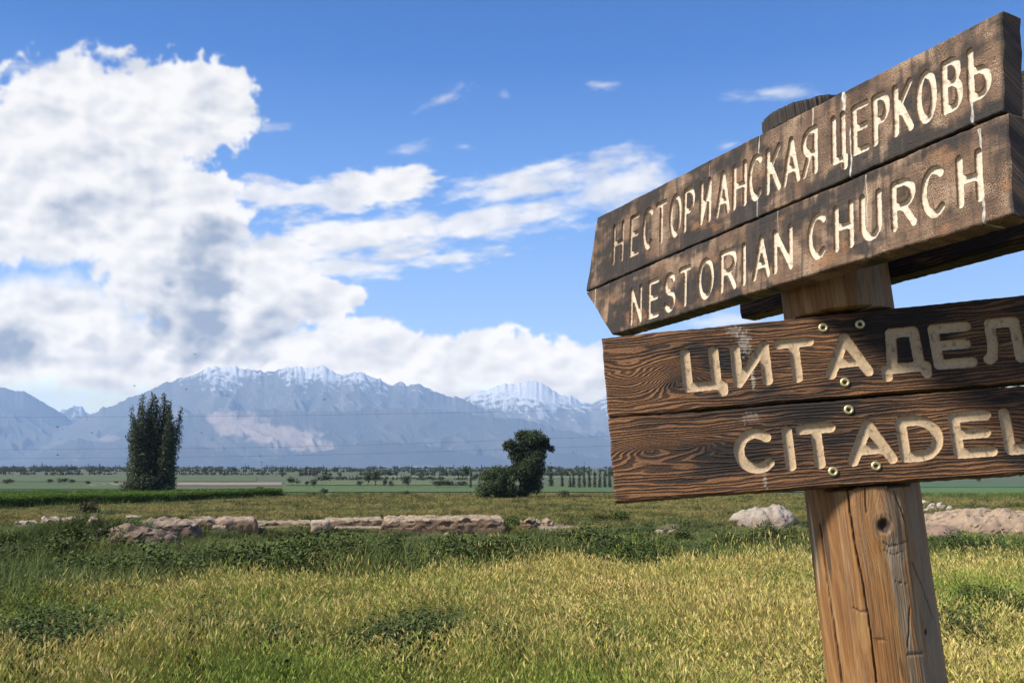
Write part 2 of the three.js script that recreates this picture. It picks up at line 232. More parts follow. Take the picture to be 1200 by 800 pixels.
{
  const NT = 1500, ND = 190, pos = [], col = [], idx = [], T0 = -.82, T1 = .82, D0 = 11600, D1 = 22000, scree = [tanOf(240, 500), tanOf(388, 500)];
  const hs = new Float32Array((NT + 1) * (ND + 1)), who = new Int8Array(hs.length);
  for (let j = 0; j <= ND; j++) for (let i = 0; i <= NT; i++) {
    const T = mix(T0, T1, i / NT), D = D0 * Math.pow(D1 / D0, j / ND), x = T * D;
    let best = -60, w = -1;
    RIDGES.forEach((r, k) => {
      const Dr = r.D * (1 + .035 * noise(T * 5 + k * 7, k)), s = 1 - Math.abs(D - Dr) / (D < Dr ? r.W : r.W * 1.2);
      if (s <= 0) return;
      const jag = r.jag * (.0042 * (ridged(T * 48 + k, k * 3.3, 5) - .5) + .0016 * noise(T * 210, k));
      const top = (r.c(T) + jag * sstep(.72, 1, s)) * Dr + 3.4;
      const wx = T * 20 + .35 * noise(T * 9, D * .0009), gul = ridged(wx + D * .0004 + k * 5 + .3 * noise(T * 40, D * .003), D * .0012 + .4 * noise(T * 30, D * .001), 6) - .5;
      const rel = top * (Math.pow(s, 1.12) + (.2 + .15 * (1 - s)) * gul * Math.sqrt(s) * (1 - s) * 1.6);
      if (rel > best) { best = rel; w = k; }
    });
    const q = j * (NT + 1) + i; hs[q] = best; who[q] = w; pos.push(x, EYE.y - 5.2 + best, -D);
  }
  for (let q = 0; q < hs.length; q++) {
    const i = q % (NT + 1), j = Math.floor(q / (NT + 1)), T = mix(T0, T1, i / NT), D = -pos[q * 3 + 2], k = who[q], el = hs[q] / D;
    const sl = j < ND ? (hs[Math.min(q + NT + 1, hs.length - 1)] - hs[q]) / (D * (Math.pow(D1 / D0, 1 / ND) - 1)) : 0, sx = i < NT ? (hs[q + 1] - hs[q]) / (D * (T1 - T0) / NT) : 0;
    let c = mix3([.12, .14, .13], [.22, .20, .175], clamp(.5 + .6 * noise(T * 30, D * .0006) + .2 * Math.abs(sx)));
    if (k >= 0) {
      c = c.map((q) => q * [.9, 1.1, 1, 1.1, .62, .42][k]);
      const r = RIDGES[k], n = fbm(T * 80, D * .006, 5, .65) * .016 + (ridged(T * 50, D * .005, 4) - .5) * .02 + .001;
      const sw = sstep(r.snow - .006, r.snow + .008, el + n - .010 * clamp(sx * 1.2, -1, 1.2) - (k === 2 ? .012 * sstep(tanOf(270), tanOf(310), T) * sstep(tanOf(340), tanOf(310), T) : 0) + (k === 2 && T < tanOf(205) ? -.1 : 0));
      c = mix3(c, [.86, .88, .9], sw);
      if (k === 4) { const u = (T - scree[0]) / (scree[1] - scree[0]), mid = mix(tanEl(245, 488), tanEl(385, 524), u), e = Math.abs(el - mid) / .013 + 1.5 * Math.max(0, Math.abs(u - .5) - .42) * 8 + .9 * fbm(T * 70, el * 120, 4); c = mix3(c, [.50, .39, .31], .8 * sstep(1.25, .4, e + .5 * (ridged(T * 150, el * 60, 4) - .5))); const e2 = Math.hypot((T - tanOf(123)) / .014, (el - tanEl(123, 513)) / .004) + .4 * noise(T * 200, el * 900); c = mix3(c, [.45, .37, .3], .6 * sstep(1.2, .6, e2)); }
    }
    col.push(...c);
  }
  for (let j = 0; j < ND; j++) for (let i = 0; i < NT; i++) { const a = j * (NT + 1) + i, b = a + 1, c = a + NT + 1, d = c + 1; idx.push(a, b, c, b, d, c); }
  struct('mountains', geo(pos, idx, { color: col }), new THREE.MeshStandardMaterial({ name: 'rock and snow', vertexColors: true, roughness: 1 }), 'blue hazy snow-topped mountain range beyond the plain');
}
console.log('mountains done');
// ---------------------------------------------------------------- the signpost
const GL = (() => {
  const arc = (cx, cy, rx, ry, a0, a1, n = 18) => [...Array(n + 1).keys()].map((i) => { const a = mix(a0, a1, i / n) * Math.PI / 180; return [cx + rx * Math.cos(a), cy + ry * Math.sin(a)]; });
  const P = [[[0, 0], [0, 1], [.5, 1], ...arc(.5, .73, .5, .27, 90, -90), [0, .46]]];
  const H = [[[0, 0], [0, 1]], [[1, 0], [1, 1]], [[0, .5], [1, .5]]];
  const E = [[[1, 1], [0, 1], [0, 0], [1, 0]], [[0, .52], [.9, .52]]], C = [arc(.54, .5, .54, .5, 48, 312, 26)], T = [[[0, 1], [1, 1]], [[.5, 1], [.5, 0]]];
  const O = [arc(.5, .5, .5, .5, 0, 360, 32)], A = [[[0, 0], [.5, 1], [1, 0]], [[.17, .3], [.83, .3]]], R = [...P, [[.45, .46], [1, 0]]];
  return { 'Н': H, H, 'Е': E, E, 'С': C, C, 'Т': T, T, 'О': O, O, 'Р': P, 'И': [[[0, 1], [0, 0], [1, 1], [1, 0]]], N: [[[0, 0], [0, 1], [1, 0], [1, 1]]], 'А': A, A,
    'К': [[[0, 0], [0, 1]], [[1, 1], [0, .42]], [[.28, .58], [1, 0]]], R, 'Я': R.map((s) => s.map(([x, y]) => [1 - x, y])), 'Ц': [[[0, 1], [0, 0], [1, 0], [1, -.2]], [[.84, 1], [.84, 0]]],
    'В': [[[0, 0], [0, 1], [.5, 1], ...arc(.5, .77, .4, .23, 90, -90), [0, .54]], [[.5, .54], ...arc(.55, .27, .45, .27, 90, -90), [0, 0]]], 'Ь': [[[0, 1], [0, 0], [.5, 0], ...arc(.5, .27, .5, .27, -90, 90), [0, .54]]],
    'Д': [[[0, -.2], [0, 0], [1, 0], [1, -.2]], [[.16, 0], [.22, .6], [.25, 1], [.84, 1], [.86, 0]]], 'Л': [[[0, .02], [.12, .08], [.2, .4], [.22, 1], [1, 1], [1, 0]]],
    S: [[...arc(.5, .75, .46, .25, 20, 262, 16), ...arc(.5, .245, .5, .245, 82, -160, 16)]], I: [[[.5, 0], [.5, 1]]], U: [[[0, 1], [0, .3], ...arc(.5, .3, .5, .3, 180, 360), [1, 1]]], D: [[[0, 0], [0, 1], [.4, 1], ...arc(.4, .5, .6, .5, 90, -90), [0, 0]]], L: [[[0, 1], [0, 0], [1, 0]]] };
})();
function letters(text, spans, base, cap, r) { // spans: [u0, u1] of each letter; base and cap height as functions of u
  return [...text].map((ch, i) => {
    const [u0, u1] = spans[i], b = base((u0 + u1) / 2), c = cap((u0 + u1) / 2), lines = [];
    for (const st of GL[ch]) for (let k = 1; k < st.length; k++) lines.push([...st[k - 1], ...st[k]].map((q, j) => j % 2 ? b + r + q * (c - 2 * r) : mix(u0 + r, u1 - r, q)));
    const lo = [Math.min(...lines.flatMap((l) => [l[0], l[2]])) - 2 * r, Math.min(...lines.flatMap((l) => [l[1], l[3]])) - 2 * r], hi = [Math.max(...lines.flatMap((l) => [l[0], l[2]])) + 2 * r, Math.max(...lines.flatMap((l) => [l[1], l[3]])) + 2 * r];
    return { lines, lo, hi };
  });
}
function strokeDist(ls, u, v) {
  let best = 9, who = -1;
  ls.forEach((l, i) => { if (u < l.lo[0] || u > l.hi[0] || v < l.lo[1] || v > l.hi[1]) return; for (const [a, b, c, d] of l.lines) { const dx = c - a, dy = d - b, t = clamp(((u - a) * dx + (v - b) * dy) / (dx * dx + dy * dy || 1)), e = Math.hypot(u - a - dx * t, v - b - dy * t); if (e < best) { best = e; who = i; } } });
  return [best, who];
}
// A board: corners bl, br, tr, tl in its plane; the letters are cut out of its face as grooves with rounded floors.
function board({ bl, br, tr, tl, thick, ls = [], r = .006, deep = .006, res = .0015, rough = 0, seed = 0, LSTAIN = 0 }) {
  const L = br[0] - bl[0], Hh = tl[1] - bl[1], N = Math.round(L / res), M = Math.round(Hh / res), A = new Float32Array((N + 1) * (M + 1) * 4), who = new Int16Array((N + 1) * (M + 1));
  for (let j = 0; j <= M; j++) for (let i = 0; i <= N; i++) {
    const s = i / N, t = j / M; let u = mix(mix(bl[0], br[0], s), mix(tl[0], tr[0], s), t), v = mix(mix(bl[1], br[1], s), mix(tl[1], tr[1], s), t);
    const wob = .0016 * fbm(u * 9 + seed, seed * 3.1, 3) + .0009 * noise(u * 70, seed), wobL = .0016 * fbm(v * 30 + seed, 4.2, 2);
    v += wob * (t > .5 ? 1 : -1) * Math.pow(Math.abs(t - .5) * 2, 6); u += wobL * Math.pow(Math.abs(s - .5) * 2, 40);
    const e = Math.min(s * L, (1 - s) * L, t * Hh, (1 - t) * Hh), rad = .0035 + .002 * noise(u * 25 + 9, v * 25 + seed);
    let z = e < rad ? -.8 * rad * (1 - Math.sqrt(Math.max(0, 1 - (1 - e / rad) ** 2))) : 0;
    z += .0008 * noise(u * 6, v * 14 + seed) + rough * fbm(u * 30, v * 190 + seed, 3);
    const q = (j * (N + 1) + i); A[q * 4] = u; A[q * 4 + 1] = v; A[q * 4 + 2] = z; const [d, w] = ls.length ? strokeDist(ls, u, v) : [9, -1]; A[q * 4 + 3] = d - r - .0007 * noise(u * 160, v * 160); who[q] = w;
  }
  const pos = [], idx = [], map = new Int32Array(A.length / 4).fill(-1), LP = ls.map(() => ({ pos: [], idx: [], col: [], map: new Map() })), WALL_SHADE = [.36, .27, .2];  // groove walls tinted dark brown: shadow inside the cuts put into the colour
  const vert = (q) => { if (map[q] < 0) { map[q] = pos.length / 3; pos.push(A[q * 4], A[q * 4 + 1], A[q * 4 + 2]); } return map[q]; };
  const floorZ = (q) => { const k = clamp(-A[q * 4 + 3] / r); return A[q * 4 + 2] - deep * (.62 + .38 * Math.sqrt(1 - (1 - k) ** 2)); };
  const lvert = (p, q) => { if (!p.map.has(q)) { p.map.set(q, p.pos.length / 3); p.pos.push(A[q * 4], A[q * 4 + 1], floorZ(q)); const lf = LSTAIN * (.75 + .5 * noise(A[q * 4] * 60, A[q * 4 + 1] * 60)) * sstep(.46, .06, A[q * 4] - .1 * noise(A[q * 4 + 1] * 20, 3)); p.col.push(1 - .6 * lf, 1 - .68 * lf, 1 - .74 * lf); } return p.map.get(q); };
  const cuts = new Map();
  const cut = (a, b) => { const key = a < b ? a * 4e6 + b : b * 4e6 + a; if (!cuts.has(key)) { const fa = A[a * 4 + 3], fb = A[b * 4 + 3], t = fa / (fa - fb), p = [0, 1, 2].map((k) => mix(A[a * 4 + k], A[b * 4 + k], t)); cuts.set(key, { p, top: pos.push(...p) / 3 - 1 }); } return [key, cuts.get(key)]; };
  const lcut = (p, key, c, lvl) => { const k = lvl + key; if (!p.map.has(k)) { p.map.set(k, p.pos.length / 3); p.pos.push(c.p[0], c.p[1], lvl[0] === 'b' || lvl[0] === 'f' ? c.p[2] - deep * .62 : c.p[2]); p.col.push(...(lvl[0] === 'f' ? [.8, .76, .7] : WALL_SHADE)); } return p.map.get(k); };
  const tri = (a, b, c) => {
    const q = [a, b, c], inn = q.map((k) => A[k * 4 + 3] < 0), n = inn[0] + inn[1] + inn[2];
    if (n === 0) return idx.push(vert(a), vert(b), vert(c));
    const lp = LP[who[q[inn.indexOf(true)]]];
    if (n === 3) return lp.idx.push(lvert(lp, a), lvert(lp, b), lvert(lp, c));
    const k = n === 1 ? inn.indexOf(true) : inn.indexOf(false), p = q[k], s = q[(k + 1) % 3], t = q[(k + 2) % 3], [k1, c1] = cut(p, s), [k2, c2] = cut(p, t);
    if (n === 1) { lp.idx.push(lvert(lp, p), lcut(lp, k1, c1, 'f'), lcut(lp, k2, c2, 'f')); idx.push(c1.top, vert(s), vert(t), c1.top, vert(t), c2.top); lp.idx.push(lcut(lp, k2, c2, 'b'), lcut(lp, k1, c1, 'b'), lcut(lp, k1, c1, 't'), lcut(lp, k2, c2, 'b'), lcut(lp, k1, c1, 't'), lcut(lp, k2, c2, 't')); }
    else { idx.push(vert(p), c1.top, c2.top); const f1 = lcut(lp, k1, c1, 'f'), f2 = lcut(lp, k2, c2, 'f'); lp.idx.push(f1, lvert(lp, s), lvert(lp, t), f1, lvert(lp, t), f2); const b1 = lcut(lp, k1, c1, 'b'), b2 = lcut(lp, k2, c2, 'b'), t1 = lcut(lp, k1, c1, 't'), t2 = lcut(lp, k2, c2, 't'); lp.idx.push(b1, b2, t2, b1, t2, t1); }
  };
  for (let j = 0; j < M; j++) for (let i = 0; i < N; i++) { const a = j * (N + 1) + i, b = a + 1, c = a + N + 1, d = c + 1; if ((i + j) % 2) { tri(a, b, d); tri(a, d, c); } else { tri(a, b, c); tri(b, d, c); } }
  // sides and back
  const rim = []; for (let i = 0; i < N; i++) rim.push(i); for (let j = 0; j < M; j++) rim.push(j * (N + 1) + N); for (let i = N; i > 0; i--) rim.push(M * (N + 1) + i); for (let j = M; j > 0; j--) rim.push(j * (N + 1));
  const R = rim.length, levels = [0, .25, .5, .75, 1];
  const s0 = pos.length / 3; levels.forEach((lv) => { for (const q of rim) { const k = lv === 0 || lv === 1 ? 0 : .0008 * fbm(A[q * 4] * 40, A[q * 4 + 1] * 40 + lv * 9, 2), cx = (bl[0] + br[0]) / 2, cy = (bl[1] + tl[1]) / 2; pos.push(A[q * 4] + k * Math.sign(A[q * 4] - cx), A[q * 4 + 1] + k * Math.sign(A[q * 4 + 1] - cy), mix(A[q * 4 + 2], -thick, lv)); } });
  for (let l = 0; l < levels.length - 1; l++) for (let k = 0; k < R; k++) { const a = s0 + l * R + k, b = s0 + l * R + (k + 1) % R; idx.push(a, a + R, b, b, a + R, b + R); }
  const b0 = pos.length / 3; for (const q of rim) pos.push(A[q * 4], A[q * 4 + 1], -thick); const cc = pos.push((bl[0] + br[0]) / 2, (bl[1] + tl[1]) / 2, -thick) / 3 - 1; for (let k = 0; k < R; k++) idx.push(b0 + (k + 1) % R, b0 + k, cc);
  const uvOf = (p) => { const o = []; for (let i = 0; i < p.length; i += 3) o.push((p[i] - bl[0] + .02) / (L + .04), (p[i + 1] - Math.min(bl[1], br[1]) + .01 - p[i + 2] * (p[i + 2] < -.004 ? .5 : 0)) / (Hh + .05)); return o; };
  return { geo: geo(pos, idx, { uv: uvOf(pos) }), letters: LP.map((p) => geo(p.pos, p.idx, { color: p.col, uv: p.pos.flatMap((x, i) => i % 3 === 0 ? [x / .1, p.pos[i + 1] / .1] : []) })), L, Hh };
}
function frame(o, u, v, n) { return new THREE.Matrix4().makeBasis(new THREE.Vector3(...u), new THREE.Vector3(...v), new THREE.Vector3(...n)).setPosition(o[0], o[1] + EYE.y, o[2]); }
const UP_M = frame([.16843, .29093, -2.26264], [.4346, .036, .8999], [.0558, .9962, -.0668], [-.8989, .0793, .4309]);
const LO_M = frame([.18286, -.06153, -1.69127], [.9783, .0754, .1931], [-.0527, .9913, -.1203], [-.2005, .1075, .9738]);
const SIGN_BASE = new THREE.Vector3(.73, 0, -1.65); SIGN_BASE.y = groundH(SIGN_BASE.x, SIGN_BASE.z);
const signpost = thing('signpost', 'charred wooden signpost of a leaning log carrying two carved board signs', 'signpost', SIGN_BASE);
const REL = new THREE.Matrix4().makeTranslation(-SIGN_BASE.x, -SIGN_BASE.y, -SIGN_BASE.z);
const place = (m, M) => { m.applyMatrix4(REL.clone().multiply(M)); return m; };

// wood of the upper boards: old brown weathered timber, stained, with runs of white
function upperWood(L, Hh, u0, v0, seed, drips) {
  const W = 1536, Hp = 300, cols = new Float32Array(W * Hp * 3), bump = new Float32Array(W * Hp);
  for (let y = 0; y < Hp; y++) for (let x = 0; x < W; x++) {
    const u = u0 - .02 + x / W * (L + .04), v = v0 - .01 + y / Hp * (Hh + .05);
    const grain = fbm(u * 9 + seed, v * 330 + 2 * noise(u * 3, v * 12), 3, .6), fine = fbm(u * 500, v * 560 + seed, 2), pit = noise(u * 240 + seed, v * 300) * noise(u * 90, v * 120);
    const blot = fbm(u * 6.5 + seed * 2.3, v * 11, 4, .6), blot2 = fbm(u * 17 + 5, v * 15 + seed, 4, .62), run = fbm(u * 58 + seed, v * 4.5, 3, .6), rust = fbm(u * 10 + 31 + seed, v * 15, 3, .5), pale = fbm(u * 13 + 71, v * 11 + seed, 3);
    let c = mix3([.075, .042, .024], [.17, .102, .06], clamp(.5 + 1.1 * blot2 + .5 * fine));
    c = mix3(c, [.33, .225, .145], .8 * sstep(.05, .42, pale + .7 * fine));
    c = mix3(c, [.018, .014, .012], .96 * sstep(-.12, .24, blot + .3 * run + .3 * fine + .14 - .26 * sstep(.15, .9, u) + .25 * sstep(.05, .0, v - v0 - .02) * (seed === 1 ? 1 : 0)));
    c = mix3(c, [.05, .035, .026], .7 * sstep(.16, .5, run + .2 * fine));
    c = mix3(c, [.25, .12, .05], .6 * sstep(.4, .66, rust + .2 * fine));
    const k = 1 + .26 * grain + .5 * fine - .5 * sstep(.12, .4, Math.abs(pit));
    c = c.map((q) => q * k);
    for (const d of drips) { const w = d[3] * (1 + .8 * noise(v * 70 + d[0] * 99, 3)), uu = Math.abs(u - d[0] - .003 * noise(v * 30, d[0] * 50)); if (v > d[1] && v < d[2]) { const a = sstep(w, w * .4, uu) * d[4] * clamp(.75 + .7 * noise(v * 90, u * 300)); c = mix3(c, [.6, .56, .5], clamp(a)); } }
    cols.set(c, (y * W + x) * 3); bump[y * W + x] = .5 + .22 * grain + .3 * fine - .4 * sstep(.1, .4, Math.abs(pit)) ;
  }
  return [dataTex(W, Hp, (a, b, x, y) => { const o = (y * W + x) * 3; return [cols[o], cols[o + 1], cols[o + 2]]; }, true), dataTex(W, Hp, (a, b, x, y) => bump[y * W + x], false)];
}
// wood of the lower boards: scorched pine, the soft rings burnt dark and the hard rings standing brown
function burntWood(L, Hh, u0, v0, seed, knots, edge, smears) {
  const W = seed === 21 ? 512 : 1536, Hp = seed === 21 ? 128 : 400, cols = new Float32Array(W * Hp * 3), bump = new Float32Array(W * Hp);
  for (let y = 0; y < Hp; y++) for (let x = 0; x < W; x++) {
    const u = u0 - .02 + x / W * (L + .04), v = v0 - .01 + y / Hp * (Hh + .05), vr = v - v0;
    let g = vr + .008 * fbm(u * 2.2 + seed, v * 6, 3) + .0022 * fbm(u * 13, v * 40 + seed, 3);
    let kn = 0;
    for (const k of knots) { const rho = Math.hypot((u - k[0]) / k[2], (vr - k[1]) / k[3]); g += k[4] * Math.exp(-rho * rho * .9) + k[4] * .5 * Math.exp(-rho * 3.2); kn = Math.max(kn, k[5] * sstep(1, .2, rho + .2 * noise(u * 120, v * 120))); }
    const ph = g * 165 + .7 * noise(u * 6 + seed, v * 70) + .35 * noise(u * 22, v * 130 + seed), f = ph - Math.floor(ph), band = noise(Math.floor(ph) * 3.7 + seed, u * 2.2), ring = sstep(.30 + .22 * band, .62 + .1 * band, f) * (1 - sstep(.86, .99, f));
    const patch = fbm(u * 6 + seed * 3, v * 17, 4, .55), fine = fbm(u * 90, v * 620, 2, .6), fleck = fbm(u * 260, v * 420 + seed, 2);
    const scorch = clamp(.58 + 1.05 * patch + .35 * fbm(u * 2.4 + seed, 1.7, 2) - edge(u, vr));
    let hard = mix3([.25, .125, .052], [.07, .033, .016], clamp(scorch + .35 * fine + .3 * band)), soft = mix3([.06, .029, .014], [.008, .006, .005], clamp(scorch * 1.3 + .1 * fine));
    let c = mix3(soft, hard, clamp(ring * (1.1 - .55 * sstep(.6, 1, scorch)) + .12 * fleck));
    c = mix3(c, [.02, .013, .009], .8 * kn);
    c = mix3(c, [.011, .009, .008], .85 * sstep(.28, .62, patch + .2 * fleck + .1 * ring - edge(u, vr) * .5));
    for (const s of smears) { const e = Math.hypot((u - s[0]) / s[2], (vr - s[1]) / s[3]) + .55 * noise(u * 170, v * 130) + .4 * noise(u * 420, v * 300); c = mix3(c, [.42, .4, .37], s[4] * sstep(1, .35, e)); }
    const k = 1 + .3 * fine + .35 * fleck; c = [c[0] * k, c[1] * k * .93, c[2] * k * .84];
    cols.set(c, (y * W + x) * 3); bump[y * W + x] = clamp(.25 + .6 * ring + .14 * fine + .1 * fleck - .3 * kn);
  }
  return [dataTex(W, Hp, (a, b, x, y) => { const o = (y * W + x) * 3; return [cols[o], cols[o + 1], cols[o + 2]]; }, true), dataTex(W, Hp, (a, b, x, y) => bump[y * W + x], false)];
}
const carvedTex = (c0, c1, c2, seed) => dataTex(512, 512, (u, v) => { const a = fbm(u * 40 + seed, v * 12, 3, .6), b = fbm(u * 150, v * 130 + seed, 2), s = fbm(u * 9 + seed, v * 9 + 3, 3); let c = mix3(c0, c1, clamp(.5 + .9 * a)); c = mix3(c, c2, .8 * sstep(.28, .6, s + .4 * b)); return c.map((q) => q * (1 + .16 * b)); }, true);
const woodBump = dataTex(256, 256, (u, v) => .5 + .4 * fbm(u * 60, v * 50, 3, .6), false);
const paleCut = new THREE.MeshStandardMaterial({ name: 'pale cut wood', vertexColors: true, map: carvedTex([.66, .575, .46], [.55, .455, .34], [.30, .215, .145], 3), bumpMap: woodBump, bumpScale: .0006, roughness: .75 });
const tanCut = new THREE.MeshStandardMaterial({ name: 'tan cut wood', vertexColors: true, map: carvedTex([.54, .405, .25], [.43, .305, .18], [.20, .13, .078], 11), bumpMap: woodBump, bumpScale: .0008, roughness: .8 });
function addBoard(name, spec, tex, bumpScale, M, cutMat, label) {
  const b = board(spec), m = part('plank', b.geo, new THREE.MeshStandardMaterial({ name, map: tex[0], bumpMap: tex[1], bumpScale, roughness: .82 }), signpost);
  if (label) m.userData.label = label;
  place(m, M);
  b.letters.forEach((g) => part('letter', g, cutMat, m));
  return m;
}
const R1 = [[.119, .166], [.2018, .2445], [.2534, .3], [.3057, .3503], [.3571, .4028], [.4076, .4484], [.4633, .5027], [.5151, .5611], [.5667, .6105], [.6126, .6576], [.6627, .7055], [.7074, .7546], [.757, .7975], [.8275, .8655], [.8736, .9131], [.9171, .9546], [.9591, .9999], [1.0029, 1.0435], [1.05, 1.0883], [1.0945, 1.1347]];
R1[0] = [.128, .178];
const R2 = [[.212, .2616], [.2832, .328], [.3427, .3863], [.3963, .441], [.4608, .5142], [.5314, .5832], [.5945, .612], [.6261, .6761], [.6823, .7347], [.7694, .8181], [.8307, .876], [.888, .9345], [.9508, .9993], [1.0065, 1.0542], [1.0697, 1.1139]];
const topBoard = { bl: [.012, .1351], br: [1.15, .1535], tr: [1.1547, .3028], tl: [.053, .3126], thick: .04, ls: letters('НЕСТОРИАНСКАЯЦЕРКОВЬ', R1, (u) => mix(.170, .186, u / 1.15), (u) => mix(.104, .086, u / 1.15), .0064), r: .0064, deep: .0068, seed: 1, LSTAIN: 1 };
const secondBoard = { bl: [.14, .0055], br: [1.1553, .0021], tr: [1.1555, .1495], tl: [.012, .1321], thick: .04, ls: letters('NESTORIANCHURCH', R2, (u) => mix(.006, .036, u / 1.15), (u) => mix(.092, .08, u / 1.15), .0064), r: .0064, deep: .0068, seed: 2, LSTAIN: .35 };
addBoard('weathered brown timber', topBoard, upperWood(1.15, .178, .012, .135, 1, [[.868, .27, .315, .005, 1], [.881, .13, .235, .0022, .9], [.794, .255, .31, .002, .7], [1.1125, .12, .2, .0028, .8], [.652, .255, .31, .0022, .7], [.648, .1, .19, .0018, .7], [.5, .2, .3, .0014, .35]]), .0012, UP_M, paleCut, 'upper board of the arrow sign');
addBoard('weathered brown timber', secondBoard, upperWood(1.155, .148, .012, .002, 5, [[.8795, .06, .16, .002, .55], [1.115, -.01, .16, .003, .85], [.646, .1, .16, .0014, .5]]), .0012, UP_M, paleCut, 'lower board of the arrow sign');
{ // the pair of boards on the far side of the log
  const B = UP_M.clone().multiply(new THREE.Matrix4().makeTranslation(0, .056, -.262)), tex = burntWood(.95, .15, .27, 0, 21, [], () => -.3, []);
  addBoard('dark rough timber', { bl: [.276, .002], br: [1.17, .002], tr: [1.17, .147], tl: [.24, .147], thick: .04, res: .004, rough: .0004, seed: 3 }, tex, .0015, B, null, 'dark board on the far side of the log');
  addBoard('dark rough timber', { bl: [.24, .15], br: [1.165, .15], tr: [1.165, .3], tl: [.27, .3], thick: .04, res: .004, rough: .0004, seed: 4 }, tex, .0015, B, null, 'dark board on the far side of the log');
}
const S1 = [[.1385, .2175], [.2277, .2967], [.3039, .3743], [.3863, .4672], [.4789, .5618], [.5654, .6373], [.6462, .7144], [.731, .797]], S2 = [[.2147, .2872], [.299, .3185], [.3234, .3911], [.4027, .4843], [.4879, .562], [.5732, .643], [.6534, .7206]];
const lowTop = { bl: [0, .1525], br: [.86, .1495], tr: [.86, .302], tl: [0, .302], thick: .04, ls: letters('ЦИТАДЕЛЬ', S1, () => .185, () => .0815, .0092), r: .0092, deep: .0065, seed: 6 };
const lowBot = { bl: [0, 0], br: [.86, 0], tr: [.86, .1445], tl: [0, .1495], thick: .04, ls: letters('CITADEL', S2, () => .0315, () => .0795, .0092), r: .0092, deep: .0065, seed: 7 };
lowTop.bl[1] = .1520; lowTop.br[1] = .1515;
const rowA = addBoard('scorched pine', lowTop, burntWood(.86, .152, 0, .15, 2.4, [[.135, .055, .045, .024, -.035, .8], [.045, .075, .06, .04, .022, 0], [.44, .09, .12, .03, .012, 0]], (u, v) => .34 * sstep(.17, .02, u) + .3 * sstep(.03, .0, v), [[.253, .115, .016, .03, .5], [.262, .05, .004, .03, .7], [.24, .14, .02, .01, .35]]), .0022, LO_M, tanCut, 'scorched board above the lowest board');
const rowB = addBoard('scorched pine', lowBot, burntWood(.86, .15, 0, 0, 9.1, [[.07, .085, .055, .018, -.03, .5], [.15, .085, .05, .016, -.022, .5], [.75, .06, .06, .03, .025, 0]], (u, v) => .3 * sstep(.2, .02, u) + .55 * sstep(.05, .0, v), [[.262, .02, .004, .02, .5], [.25, .13, .02, .012, .25]]), .0022, LO_M, tanCut, 'lowest scorched board');
{
  const brass = new THREE.MeshStandardMaterial({ name: 'brassy metal', color: new THREE.Color(.62, .54, .30), metalness: .85, roughness: .42 });
  const pts = [[.0016, -.0014], [.0031, -.0014], [.0036, .0016], [.0050, .0026], [.0068, .0026], [.0084, .0012], [.0086, -.001]].map(([x, y]) => new THREE.Vector2(x, y)); pts.unshift(new THREE.Vector2(.00001, -.0014));
  const g = new THREE.LatheGeometry(pts, 28); g.rotateX(Math.PI / 2);
  for (const [u, v, p] of [[.3935, .2791, rowA], [.4557, .2787, rowA], [.4167, .1777, rowA], [.4165, .1293, rowB], [.3766, .0254, rowB], [.4473, .0295, rowB]]) { const s = part('screw', g, brass, p); s.position.set(u, v, .0006); }
}
